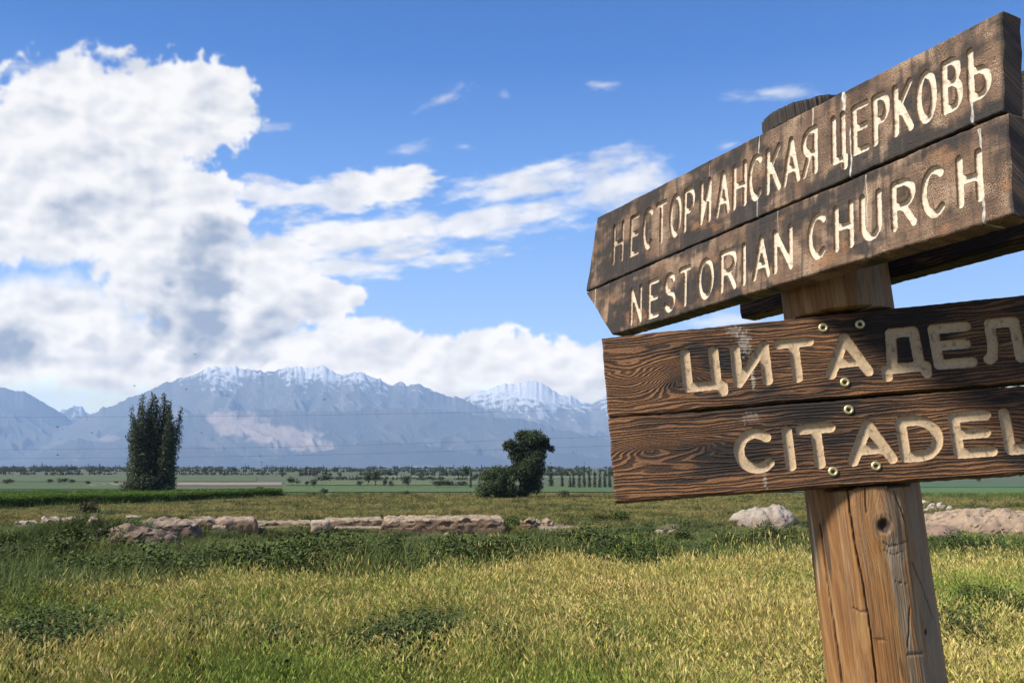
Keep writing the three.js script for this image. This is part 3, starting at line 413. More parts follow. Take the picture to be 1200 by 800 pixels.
{ // the log
  const P0 = at(1009, 570, 1.71), AX = new THREE.Vector3(-.070, 1, -.035).normalize(), E1 = new THREE.Vector3(1, 0, 0).addScaledVector(AX, -AX.x).normalize(), E2 = new THREE.Vector3().crossVectors(E1, AX).normalize(); if (E2.z < 0) E2.negate();
  const RAD = .0985, HB = -1.95, HT = .712;
  const postHit = (px, py) => { const d = ray(px, py), o = EYE.clone().sub(P0), dp = d.clone().addScaledVector(AX, -d.dot(AX)), op = o.clone().addScaledVector(AX, -o.dot(AX)), a = dp.dot(dp), b = dp.dot(op), c = op.dot(op) - RAD * RAD, q = Math.max(0, b * b - a * c), k = (-b - Math.sqrt(q)) / a, p = o.addScaledVector(d, k), h = p.dot(AX), x = p.dot(E1), y = p.dot(E2); return [Math.atan2(y, x), h]; };
  const line = (pts) => pts.map(([x, y]) => postHit(x, y));
  const CR = [{ p: line([[991, 560], [997, 605], [1005, 650], [1013, 690], [1020, 735], [1028, 800]]), w: .0011, d: .005 }, { p: line([[962, 615], [968, 670], [976, 720], [987, 800]]), w: .0018, d: .007 }, { p: line([[1066, 712], [1065, 758]]), w: .001, d: .002 }, { p: line([[1070, 660], [1088, 705], [1094, 725]]), w: .001, d: .002 }, { p: line([[1048, 575], [1060, 610], [1064, 640]]), w: .001, d: .002 }, { p: line([[1014, 572], [1016, 600]]), w: .0011, d: .002 },
    { p: line([[1000, 712], [1008, 716], [1016, 717]]), w: .001, d: .002 }, { p: line([[1024, 748], [1040, 750]]), w: .001, d: .002 }, { p: line([[1034, 634], [1042, 640], [1052, 638], [1064, 634]]), w: .0008, d: .0014 }, { p: line([[1036, 644], [1046, 650], [1058, 646], [1066, 640]]), w: .0007, d: .0012 }, { p: line([[1064, 767], [1082, 765]]), w: .0009, d: .002 }, { p: line([[1050, 681], [1062, 684]]), w: .0008, d: .002 }].concat([3.7, 4.4, 5.3].map((a, i) => ({ p: [[a, -1.5], [a + .06, -.4], [a - .04 + i * .02, .5]], w: .0015, d: .005 })));
  for (const c of CR) { c.a0 = Math.min(...c.p.map((q) => q[0])) - .06; c.a1 = Math.max(...c.p.map((q) => q[0])) + .06; c.h0 = Math.min(...c.p.map((q) => q[1])) - .01; c.h1 = Math.max(...c.p.map((q) => q[1])) + .01; }
  const crack = (th, h) => { let best = 0, dd = 0; for (const c of CR) if (th > c.a0 && th < c.a1 && h > c.h0 && h < c.h1) for (let i = 1; i < c.p.length; i++) { const [a, b] = c.p[i - 1], [e, f] = c.p[i], x = th * RAD, ax = a * RAD, ex = e * RAD, dx = ex - ax, dy = f - b, t = clamp(((x - ax) * dx + (h - b) * dy) / (dx * dx + dy * dy)), di = Math.hypot(x - ax - dx * t + .0012 * noise(h * 60, a * 9), h - b - dy * t), w = c.w * (1 - .4 * Math.abs(noise(h * 25, a))), k = 1 - sstep(w * .5, w * 1.7, di); if (k > best) { best = k; dd = c.d; } } return [best, dd]; };
  const KN = postHit(1036, 616), K2 = postHit(1087, 741), wrapA = (a) => Math.atan2(Math.sin(a), Math.cos(a));
  const inBoard = (P) => { // how far the log must give way to the boards let into it
    const q = P.clone().applyMatrix4(LO_M.clone().invert()); return q; };
  const LI = LO_M.clone().invert(), UI = UP_M.clone().invert();
  const TH = 420, hs = [], pos = [], uv = [], idx = [];
  for (let h = HB; h < -.5; h += .03) hs.push(h); for (let h = -.5; h <= HT; h += .0032) hs.push(h);
  const q = new THREE.Vector3(), P = new THREE.Vector3();
  hs.forEach((h, i) => { for (let k = 0; k <= TH; k++) {
    const th = k / TH * 2 * Math.PI - Math.PI / 2, t2 = k === TH ? -Math.PI / 2 : th, cx = Math.cos(t2), sx = Math.sin(t2);
    const dk = Math.hypot(wrapA(t2 - KN[0]) * RAD, (h - KN[1]) * .85), dk2 = Math.hypot(wrapA(t2 - K2[0]) * RAD * 1.4, h - K2[1]);
    let r = RAD * (1 - .05 * sstep(.1, .7, h)) + .0022 * fbm(cx * 2.5 + 3, sx * 2.5 + h * 1.4, 3) + .0007 * noise(cx * 26 + sx * 19, h * 7) + .005 * Math.exp(-((dk / .03) ** 2)) - .012 * Math.exp(-((dk / .0085) ** 2)) - .006 * Math.exp(-((dk2 / .005) ** 2));
    const [ck, cd] = crack(t2, h); r -= ck * cd;
    if (h > HT - .012) r -= .004 * sstep(HT - .012, HT, h) ** 2; if (h > HT - .2) r += .0028 * noise(cx * 14, sx * 14 + h * 5) * sstep(HT - .2, HT - .08, h);
    for (let n = 0; n < 3; n++) { P.copy(P0).addScaledVector(AX, h).addScaledVector(E1, cx * r).addScaledVector(E2, sx * r);
      q.copy(P).applyMatrix4(LI); if (q.y > -.004 && q.y < .306 && q.z > -.041) { const nn = new THREE.Vector3().setFromMatrixColumn(LO_M, 2), dr = nn.dot(E1) * cx + nn.dot(E2) * sx; if (dr > .15) r -= (q.z + .041) / dr; }
      P.copy(P0).addScaledVector(AX, h).addScaledVector(E1, cx * r).addScaledVector(E2, sx * r);
      q.copy(P).applyMatrix4(UI); const nn = new THREE.Vector3().setFromMatrixColumn(UP_M, 2), dr = nn.dot(E1) * cx + nn.dot(E2) * sx; if (q.y > -.004 && q.y < .32) { if (q.z > -.042 && dr > .15) r -= (q.z + .042) / dr; if (q.z < -.258 && q.y > .05 && q.y < .362 && dr < -.15) r += (-.258 - q.z) / -dr * -1; } }
    P.copy(P0).addScaledVector(AX, h + (i === hs.length - 1 ? .010 * cx + .009 * noise(cx * 4, sx * 4) : 0)).addScaledVector(E1, cx * r).addScaledVector(E2, sx * r);
    pos.push(P.x, P.y, P.z); uv.push(k / TH, (h - HB) / (HT + .02 - HB));
    if (i && k < TH) { const a = (i - 1) * (TH + 1) + k, b = a + 1, c = a + TH + 1, d = c + 1; idx.push(a, c, b, b, c, d); }
  } });
  const W = 1024, Hp = 1600, cols = new Float32Array(W * Hp * 3), bm = new Float32Array(W * Hp), barkA = postHit(970, 640), sunStripA = postHit(955, 640), grayA = postHit(1075, 660), topD = HT - .14;
  for (let y = 0; y < Hp; y++) for (let x = 0; x < W; x++) {
    const th = x / W * 2 * Math.PI - Math.PI / 2, h = HB + y / Hp * (HT + .02 - HB); if (h < -.75 || (th > 3.6 && th < 4.4)) { const g = .8 + .4 * noise(th * 20, h * 3); cols.set([.3 * g, .17 * g, .085 * g], (y * W + x) * 3); bm[y * W + x] = .5; continue; }
    const cx = Math.cos(th) * 2, sx = Math.sin(th) * 2, o = y * W + x;
    const dk = Math.hypot(wrapA(th - KN[0]) * RAD, (h - KN[1]) * .8), bend = .35 * Math.exp(-((dk / .03) ** 2)) * Math.sign(wrapA(th - KN[0]));
    const sth = wrapA(th - KN[0]) - bend * .55, lx = Math.cos(sth + KN[0]) * 2, ly = Math.sin(sth + KN[0]) * 2;
    const s1 = fbm(lx * 7 + ly * 2, ly * 7 + h * 2.2, 4, .6), s2 = fbm(lx * 24, ly * 24 + h * 5, 3, .6), s3 = fbm(lx * 70 + h * 3, ly * 70 + h * 9, 2), bl = fbm(cx * 2.2 + 9, sx * 2.2 + h * 7, 4), fine = noise(lx * 160, h * 55 + ly * 150), tint = fbm(cx * 3 + 30, sx * 3 + h * 3.2, 3);
    let c = mix3([.33, .165, .055], [.225, .098, .032], clamp(.5 + s1 * .9 + .3 * s2));
    c = mix3(c, [.38, .225, .095], .75 * sstep(.0, .5, bl + .25 * s2));
    c = mix3(c, [.14, .068, .03], .6 * sstep(.2, .7, s2 - .5 * bl + .2 * s3)); c = mix3(c, [.12, .062, .03], .7 * sstep(.42, .62, fbm(cx * 3 + 80, sx * 3 + h * 14, 4) + .15 * s3));
    c = mix3(c, [.27, .215, .165], .8 * sstep(-.1, .45, tint + .9 * sstep(.9, .1, Math.abs(wrapA(th - grayA[0]))) - .45));
    c = mix3(c, [.38, .31, .23], .4 * sstep(.3, .65, fbm(lx * 6 + 60, ly * 6 + h * 3.4, 3) + .12 * s3));
    c = mix3(c, [.62, .53, .42], .9 * sstep(1, .55, Math.hypot(wrapA(th - sunStripA[0]) / .085, (h - sunStripA[1]) / .085) + .35 * s2));  // pale strip: sunlight along the left edge of the log, painted in
    c = mix3(c, [.07, .04, .028], .9 * sstep(1, .7, Math.hypot(wrapA(th - barkA[0]) / .075, (h - barkA[1]) / .055) + .6 * s2));
    const kr = 18 + 4 * noise(cx * 6, h * 30), ringk = .5 + .5 * Math.sin(dk * 900 + 3 * s2);
    c = mix3(c, mix3([.33, .2, .11], [.13, .075, .045], ringk), .6 * sstep(.03, .012, dk)); c = mix3(c, [.018, .011, .008], sstep(.0115, .008, dk + .003 * s2));
    const dk2 = Math.hypot(wrapA(th - K2[0]) * RAD * 1.4, h - K2[1]); c = mix3(c, [.02, .012, .008], sstep(.007, .004, dk2));
    const dw = Math.hypot((th - postHit(1050, 650)[0]) * RAD / .022, (h - postHit(1050, 650)[1]) / .028) ; c = mix3(c, [.40, .32, .24], .5 * sstep(1, .6, dw + .5 * s2));
    if (h > -.13 && h < .02) c = mix3(c, [.2, .085, .035], .35 * sstep(-.12, -.02, h) * clamp(.5 + s2));
    const [ck] = h > -.6 || x % 1 === 0 ? crack(th, h) : [0]; c = mix3(c, [.03, .018, .012], ck * .9);
    const char = sstep(topD - .02, topD + .04, h + .05 * fbm(cx * 5, sx * 5 + h * 4, 3)); c = mix3(c, mix3([.007, .006, .0055], [.035, .024, .017], clamp(.15 + 1.4 * s2)), char * .97);
    const k = (.84 + .2 * fbm(cx * 3 + 12, sx * 3 + h * 9, 4)) * (1 + .24 * fine + .26 * s3); c = [c[0] * k * .98, c[1] * k * .95, c[2] * k * .82];
    cols.set(c, o * 3); bm[o] = clamp(.5 + .25 * s2 + .3 * s3 + .15 * fine);
  }
  const ct = dataTex(W, Hp, (a, b, x, y) => { const o = (y * W + x) * 3; return [cols[o], cols[o + 1], cols[o + 2]]; }, true), bt = dataTex(W, Hp, (a, b, x, y) => bm[y * W + x], false);
  const g = geo(pos, idx, { uv }), post = part('post', g, new THREE.MeshStandardMaterial({ name: 'barkless pine log', map: ct, bumpMap: bt, bumpScale: .0016, roughness: .72 }), signpost);
  place(post, new THREE.Matrix4());
  const tp = [], ti = [], rowStart = (hs.length - 1) * (TH + 1), cen = P0.clone().addScaledVector(AX, HT + .002); tp.push(cen.x, cen.y, cen.z);
  for (let l = 1; l <= 8; l++) for (let k = 0; k < TH; k += 6) { const b = (rowStart + k) * 3, f = l / 8, e = l < 8 ? .0025 * noise(k * .05 + l * 3, l) : 0; tp.push(mix(cen.x, pos[b], f), mix(cen.y, pos[b + 1], f) + e, mix(cen.z, pos[b + 2], f)); }
  const K = TH / 6; for (let k = 0; k < K; k++) { ti.push(0, 1 + (k + 1) % K, 1 + k); for (let l = 0; l < 7; l++) { const a = 1 + l * K + k, b = 1 + l * K + (k + 1) % K; ti.push(a, b, a + K, b, b + K, a + K); } }
  const cap = part('charred_top', geo(tp, ti), new THREE.MeshStandardMaterial({ name: 'charcoal', color: new THREE.Color(.022, .019, .017), roughness: .95 }), signpost); place(cap, new THREE.Matrix4());
}
console.log('sign done');
// ---------------------------------------------------------------- grass
const leafy = (name, o = {}) => new THREE.MeshStandardMaterial({ name, vertexColors: true, roughness: .75, side: THREE.DoubleSide, ...o });
const leafyThin = (name, t = .3) => !t ? leafy(name) : new THREE.MeshPhysicalMaterial({ name, vertexColors: true, roughness: .85, side: THREE.DoubleSide, transmission: t, thickness: 0, specularIntensity: .4 });
function Tris() { const pos = [], col = [], idx = []; return { pos, col, idx, quad(a, b, c, d, k) { const n = pos.length / 3; pos.push(...a, ...b, ...c, ...d); for (let i = 0; i < 4; i++) col.push(...k); idx.push(n, n + 1, n + 2, n, n + 2, n + 3); }, tri(a, b, c, k) { const n = pos.length / 3; pos.push(...a, ...b, ...c); for (let i = 0; i < 3; i++) col.push(...k); idx.push(n, n + 1, n + 2); }, done() { return geo(pos, idx, { color: col }); } }; }
function blade(T, r, x, z, h, w, lean, c0, c1, segs = 2) {
  const a = r() * 6.283, la = r() * 6.283, dx = Math.cos(a) * w / 2, dz = Math.sin(a) * w / 2, lx = Math.cos(la) * lean * h, lz = Math.sin(la) * lean * h;
  const pt = (t) => [x + lx * t * t, h * t * (1 - .25 * lean * t), z + lz * t * t];
  for (let s = 0; s < segs; s++) { const t0 = s / segs, t1 = (s + 1) / segs, p = pt(t0), q = pt(t1), w0 = 1 - t0 * t0 * .8, w1 = 1 - t1 * t1 * .8, c = mix3(c0, c1, (s + .5) / segs);
    if (s < segs - 1) T.quad([p[0] - dx * w0, p[1], p[2] - dz * w0], [p[0] + dx * w0, p[1], p[2] + dz * w0], [q[0] + dx * w1, q[1], q[2] + dz * w1], [q[0] - dx * w1, q[1], q[2] - dz * w1], c);
    else T.tri([p[0] - dx * w0, p[1], p[2] - dz * w0], [p[0] + dx * w0, p[1], p[2] + dz * w0], q, c); }
  return pt(1);
}
function ear(T, r, p, len, w, lean, c) { const a = r() * 6.283, lx = lean[0], lz = lean[1]; for (let k = 0; k < 2; k++) { const dx = Math.cos(a + k * 1.57) * w / 2, dz = Math.sin(a + k * 1.57) * w / 2, m = [p[0] + lx * len * .45, p[1] + len * .45, p[2] + lz * len * .45], e = [p[0] + lx * len, p[1] + len, p[2] + lz * len]; T.quad(p, [m[0] + dx, m[1], m[2] + dz], e, [m[0] - dx, m[1], m[2] - dz], c); } }
function dryTuft(seed, n = 13, R = .15) { const r = rng(seed), T = Tris(); for (let i = 0; i < n; i++) { const a = r() * 6.283, d = Math.sqrt(r()) * R, x = Math.cos(a) * d, z = Math.sin(a) * d, h = .17 + .22 * r() + .08 * r() * r(); const g = r() < .35; const p = blade(T, r, x, z, h, .0035, .15 + .75 * r() * r(), g ? [.45, .62, .3] : [.8, .8, .6], g ? [.6, .75, .35] : [1, .95, .78], 2); const k = .75 + .5 * r(); ear(T, r, p, .026 + .034 * r(), .009 + .008 * r(), [1.8 * (r() - .5), 1.8 * (r() - .5)], [1.35 * k, 1.22 * k, 1.0 * k]); } for (let i = 0; i < n; i++) { const a = r() * 6.283, d = Math.sqrt(r()) * R; const k = .7 + .5 * r(); blade(T, r, Math.cos(a) * d, Math.sin(a) * d, .1 + .15 * r(), .007, .4 + 1.0 * r(), [.45 * k, .62 * k, .28 * k], [.8 * k, .85 * k, .42 * k], 2); } return T.done(); }
function greenTuft(seed, n = 18, R = .14, h0 = .12, h1 = .26, w = .008) { const r = rng(seed), T = Tris(); for (let i = 0; i < n; i++) { const a = r() * 6.283, d = Math.sqrt(r()) * R, k = .7 + .6 * r(); blade(T, r, Math.cos(a) * d, Math.sin(a) * d, mix(h0, h1, r()), w * (.6 + .8 * r()), .2 + .75 * r(), [.75 * k, .85 * k, .7 * k], [1.05 * k, 1.05 * k, .9 * k], 3); } return T.done(); }
function leafOn(T, r, p, len, w, k) { const a = r() * 6.283, e = -.3 + 1.1 * r(), d = [Math.cos(a) * Math.cos(e), Math.sin(e), Math.sin(a) * Math.cos(e)], s = [-Math.sin(a) * w / 2, .15 * w * (r() - .5), Math.cos(a) * w / 2], m = [p[0] + d[0] * len * .5, p[1] + d[1] * len * .5 + .06 * len, p[2] + d[2] * len * .5], q = [p[0] + d[0] * len, p[1] + d[1] * len - .08 * len, p[2] + d[2] * len]; T.quad(p, [m[0] + s[0], m[1] + s[1], m[2] + s[2]], q, [m[0] - s[0], m[1] - s[1], m[2] - s[2]], k); }
function weedClump(seed, stems = 7, h0 = .25, h1 = .5, R = .16, len = .06, tint = [1, 1, 1]) { const r = rng(seed), T = Tris(); for (let i = 0; i < stems; i++) { const a = r() * 6.283, d = Math.sqrt(r()) * R, x = Math.cos(a) * d, z = Math.sin(a) * d, h = mix(h0, h1, r()), lx = (r() - .5) * .5 + x * .8, lz = (r() - .5) * .5 + z * .8; const pt = (t) => [x + lx * h * t, h * t, z + lz * h * t]; const p0 = pt(0), p1 = pt(1); T.tri([p0[0] - .004, 0, p0[2]], [p0[0] + .004, 0, p0[2]], p1, [.7 * tint[0], .75 * tint[1], .5 * tint[2]]); const nl = Math.round(h / .022); for (let j = 0; j < nl; j++) { const t = .15 + .85 * (j + r()) / nl, k = .65 + .65 * r(); leafOn(T, r, pt(Math.min(1, t)), len * (.6 + .8 * r()) * (1.15 - .5 * t), len * .42, [k * tint[0], k * tint[1], k * tint[2]]); } } return T.done(); }
const Y = new THREE.Vector3(0, 1, 0);
function scatter(name, label, category, geos, mat, list) { // list: [x, z, scale, colour, height factor?]
  const m4 = new THREE.Matrix4(), qt = new THREE.Quaternion(), r = rng(list.length + 5), buckets = geos.map(() => []); for (const e of list) buckets[Math.floor(r() * geos.length)].push(e);
  buckets.forEach((L, b) => { if (!L.length) return; const im = new THREE.InstancedMesh(geos[b], mat, L.length); im.name = numbered(name); im.userData = { kind: 'stuff', label, category }; L.forEach(([x, z, s, c, hf = 1], i) => { qt.setFromAxisAngle(Y, r() * 6.283); m4.compose(new THREE.Vector3(x, groundH(x, z) - .01, z), qt, new THREE.Vector3(s, s * hf, s)); im.setMatrixAt(i, m4); im.setColorAt(i, new THREE.Color(...c)); }); im.castShadow = im.receiveShadow = true; scene.add(im); });
}
const grassMat = leafyThin('grass', .2), leafMatW = new THREE.MeshPhysicalMaterial({ name: 'weed leaves', vertexColors: true, roughness: 1, side: THREE.DoubleSide, specularIntensity: .2 });
{
  const r = rng(99), dry = [], green = [], lush = [], weed = [], steppe = [], steppeWeed = [], c3 = (a, k) => [a[0] * k, a[1] * k, a[2] * k], vary = () => .75 + .5 * r();
  const put = (x, z, D) => {
    const zo = zone(x + (r() - .5) * .08 * D, z * (1 + (r() + r() - 1) * .17)), n = noise(x * .45, z * .3), n2 = fbm(x * .16 + 7, z * .12, 3), wd = D < 32 ? weedy(x, z) : 0, b = D > 15 ? bare(x, z) : 0, s = Math.pow(D / 8, .3), low = mix(1, .42, sstep(18, 34, D)), near = D > 38 && D < 52 ? .75 : 1;
    if (b > .35 + .65 * r() && r() < .86) return;
    if (zo === 0) {
      if (wd > .3 + .5 * r()) { weed.push([x, z, s * (.6 + .5 * r()), c3(mix3([.06, .092, .028], [.11, .13, .05], r()), vary())]); return; }
      const g = clamp(.52 + 1.25 * n2 + .45 * n + .35 * sstep(.82, 1, D / MEADOW_END(x / D)));
      if (wd < .1 && r() < .05 + .10 * sstep(.1, .5, noise(x * .8 + 40, z * .6))) { weed.push([x, z, s * (.45 + .4 * r()), c3(mix3([.09, .13, .035], [.17, .19, .07], r()), vary())]); return; }
      const tall = (.72 + .55 * clamp(.5 + noise(x * .55 + 20, z * .45))) * (r() < .03 ? 1.5 : 1);
      if (r() < .62 - .6 * g) dry.push([x, z, s * (.75 + .5 * r()), c3(mix3([.46, .40, .20], [.37, .36, .13], r()), vary()), tall]);
      else if (r() < .5) dry.push([x, z, s * (.7 + .4 * r()), c3(mix3([.34, .355, .12], [.22, .29, .07], g), vary()), tall]);
      else green.push([x, z, s * (.8 + .5 * r()), c3(mix3([.25, .31, .075], [.10, .17, .035], g * r() * 1.3), vary()), tall]);
    } else if (zo === 1) {
      const k = clamp(.5 + n2 * 1.2 + .3 * n);
      const ed = sstep(1, 1.12, D / MEADOW_END(x / D));
      if (r() < .5 + .4 * (1 - k)) lush.push([x, z, s * (.9 + .7 * r()), c3(mix3([.185, .195, .06], [.085, .12, .036], clamp(k * .75 + ed * .4 - .1)), vary()), (.7 + .5 * r()) * low * near]);
      else weed.push([x, z, s * (.8 + .8 * r()) * (.7 + .5 * k), c3(mix3([.06, .088, .030], [.13, .14, .05], r() * (1 - k)), vary()), low * near * .75]);
    } else if (zo === 2) {
      const k = clamp(.5 + n2 * 1.3), S = Math.pow(D / 30, .55) * 1.3;
      const far = sstep(40, 70, D);
      if (r() < .2 * (1 - .6 * far) * (k + .3)) steppeWeed.push([x, z, S * (.5 + .5 * r()), c3(mix3([.07, .09, .032], [.12, .12, .048], r()), vary()), .55 * near]);
      else steppe.push([x, z, S * (.8 + .5 * r()), c3(mix3([.25, .20, .07], [.15, .165, .05], clamp(k + .25 * n + .2 - .35 * far)), vary()), .5 * near * mix(1, .7, far)]);
    } else if (D < 140 && r() < .3) steppe.push([x, z, 2.2, c3([.10, .14, .04], vary())]);
  };
  const area = (D0, D1, per) => { const N = Math.round((D1 * D1 - D0 * D0) / 2 * 1.44 * per); for (let i = 0; i < N; i++) { const D = Math.sqrt(mix(D0 * D0, D1 * D1, r())), t = (r() * 2 - 1) * .72; put(t * D, -D, D); } };
  area(3.2, 5.5, 60); area(5.5, 9, 210); area(9, 13, 130); area(13, 19, 85); area(19, 30, 42); area(30, 46, 20); area(46, 75, 9); area(75, 135, 3.4);
  scatter('dry_grass', 'golden seeding meadow grass across the foreground', 'grass', [1, 2, 3, 4, 5].map((s) => dryTuft(s)), grassMat, dry);
  scatter('green_grass', 'green grass growing through the golden meadow', 'grass', [11, 12, 13].map((s) => greenTuft(s)), grassMat, green);
  scatter('lush_grass', 'dark lush grass in the hollow before the ruins', 'grass', [21, 22, 23].map((s) => greenTuft(s, 22, .2, .2, .48, .011)), grassMat, lush);
  scatter('weeds', 'low leafy weeds among the grass', 'weeds', [31, 32, 33, 34].map((s) => weedClump(s)), leafMatW, weed);
  scatter('steppe_grass', 'olive and straw coloured grass on the old field behind the ruins', 'grass', [41, 42, 43].map((s) => greenTuft(s, 22, .3, .16, .38, .016)), grassMat, steppe);
  scatter('steppe_weeds', 'leafy weeds scattered on the old field behind the ruins', 'weeds', [51, 52, 53].map((s) => weedClump(s, 8, .2, .42, .24, .09)), leafMatW, steppeWeed);
  console.log('grass', dry.length, green.length, lush.length, weed.length, steppe.length, steppeWeed.length);
}
{ // tall green crop at the left edge of the plain
  const r = rng(5), T = [1, 2, 3].map((sd) => { const q = rng(sd), t = Tris(); for (let i = 0; i < 9; i++) { const a = q() * 6.283, d = Math.sqrt(q()) * .35, h = .85 + .35 * q(), k = .8 + .4 * q(); blade(t, q, Math.cos(a) * d, Math.sin(a) * d, h, .05, .08, [.8 * k, .9 * k, .7 * k], [1.15 * k, 1.1 * k, .85 * k], 2); for (let j = 0; j < 3; j++) { const p = [Math.cos(a) * d, h * (.3 + .22 * j), Math.sin(a) * d]; leafOn(t, q, p, .5, .06, [k, 1.05 * k, .85 * k]); } } return t.done(); }), list = [];
  const front = distAt([[-400, 606], [0, 597], [200, 590], [325, 583]]), backD = distAt([[-400, 586], [0, 585], [200, 583.6], [325, 581.5]]), tR = tanOf(326, 580);
  for (let i = 0; i < 16000; i++) { const t = mix(-.85, tR, r()), f = front(t), b = Math.max(f + 3, backD(t)), D = mix(f, b, Math.pow(r(), 1.6)); list.push([t * D, -D, .85 + .3 * r(), [.115 * (.8 + .4 * r()), .185 * (.85 + .3 * r()), .035]]); }
  scatter('tall_crop', 'tall bright green crop standing left of and behind the poplar', 'crop', T, grassMat, list);
}
// ---------------------------------------------------------------- shrubs and trees
function foliage(blobs, n, size, seed, c0, c1, flat = 0) { // blobs: [x, y, z, rx, ry, rz]
  const r = rng(seed), T = Tris(), vol = blobs.map((b) => Math.pow(b[3] * b[4] * b[5], .72)), sum = vol.reduce((a, b) => a + b, 0);
  blobs.forEach((b, bi) => { const N = Math.round(n * vol[bi] / sum); for (let i = 0; i < N; i++) {
    let x, y, z, l; do { x = r() * 2 - 1; y = r() * 2 - 1; z = r() * 2 - 1; l = Math.hypot(x, y, z); } while (l > 1 || l < .02); const rad = Math.pow(r(), .42) * (1 + .2 * noise(x / l * 2.2 + seed + bi * 3, y / l * 2.2 + z / l * 1.7)); x *= rad / l; y *= rad / l; z *= rad / l;
    const p = [b[0] + x * b[3], Math.max(.02, b[1] + y * b[4]), b[2] + z * b[5]], s = size * (.6 + .8 * r()), k = .7 + .6 * r(), c = mix3(c0, c1, r()).map((q) => q * k);
    const a = r() * 6.283, e = r() * 2 - 1, q = Math.sqrt(1 - e * e), u = [Math.cos(a) * q, e * (1 - flat), Math.sin(a) * q], a2 = r() * 6.283, w = [-u[2], .6 * Math.cos(a2), u[0]], wl = Math.hypot(...w) || 1; for (let m = 0; m < 3; m++) { u[m] *= s; w[m] *= s * .38 / wl; }
    T.quad(p, [p[0] + u[0] * .5 + w[0], p[1] + u[1] * .5 + w[1], p[2] + u[2] * .5 + w[2]], [p[0] + u[0], p[1] + u[1], p[2] + u[2]], [p[0] + u[0] * .5 - w[0], p[1] + u[1] * .5 - w[1], p[2] + u[2] * .5 - w[2]], c);
  } });
  return T.done();
}
function limbs(list, seg = 6) { // [[x,y,z],[x,y,z],r0,r1]
  const gs = list.map(([a, b, r0, r1]) => { const A = new THREE.Vector3(...a), B = new THREE.Vector3(...b), d = B.clone().sub(A), g = new THREE.CylinderGeometry(r1, r0, d.length(), seg, 2, false); g.translate(0, d.length() / 2, 0); g.applyQuaternion(new THREE.Quaternion().setFromUnitVectors(Y, d.normalize())); g.translate(A.x, A.y, A.z); return g; });
  return mergeGeometries(gs);
}
const barkMat = new THREE.MeshStandardMaterial({ name: 'bark', color: new THREE.Color(.13, .105, .08), map: earthTexFor(), roughness: .95 });
function earthTexFor() { return dataTex(128, 128, (u, v) => { const n = .8 + .35 * fbm(u * 20, v * 5, 3); return [n, n, n]; }, false); }
const leafMat = leafyThin('leaves', .35), dullLeaf = new THREE.MeshPhysicalMaterial({ name: 'dull leaves', vertexColors: true, roughness: 1, side: THREE.DoubleSide, specularIntensity: .2 });
function shrub(label, px, foot, wpx, hpx, seed, c0, c1, o = {}) {
  const p = hit(px, foot), s = -p.z / 1100, w = wpx * s, h = hpx * s + (-p.z < 15 ? .02 : -p.z < 60 ? .14 : 0), r = rng(seed), bl = [], st = [];
  for (let i = 0; i < (o.blobs || 6); i++) { const x = (r() - .5) * w * .62, z = (r() - .5) * w * .55, hh = h * (.55 + .5 * r()) * (1 - .5 * Math.abs(x / w)); bl.push([x, hh * .5, z, w * (.2 + .1 * r()), hh * .55, w * (.2 + .1 * r())]); st.push([[x * .3, -.05, z * .3], [x, hh * .7, z], .012 * h + .006, .004 * h + .002]); }
  const t = thing(o.name || 'shrub', label, o.category || 'shrub', p, o.group);
  part('stem', limbs(st, 5), barkMat, t); part('foliage', foliage(bl, o.n || 900, o.size || Math.max(.05, .1 * h), seed, c0, c1), dullLeaf, t);
  return t;
}
function weedPlant(label, px, foot, wpx, hpx, seed, tint, o = {}) {
  const p = hit(px, foot), s = -p.z / 1100, w = wpx * s, h = hpx * s; const t = thing(o.name || 'weed_clump', label, 'weed', p, o.group);
  part('leaves', weedClump(seed, o.stems || 26, h * .55, h, w / 2.3, o.len || Math.max(.05, .16 * h), tint), leafy('weed leaves'), t); return t;
}
const DK = [.055, .075, .022], MD = [.105, .135, .04], GREYED = [.085, .10, .065], OL = [.11, .12, .04], BR = [.10, .07, .05];
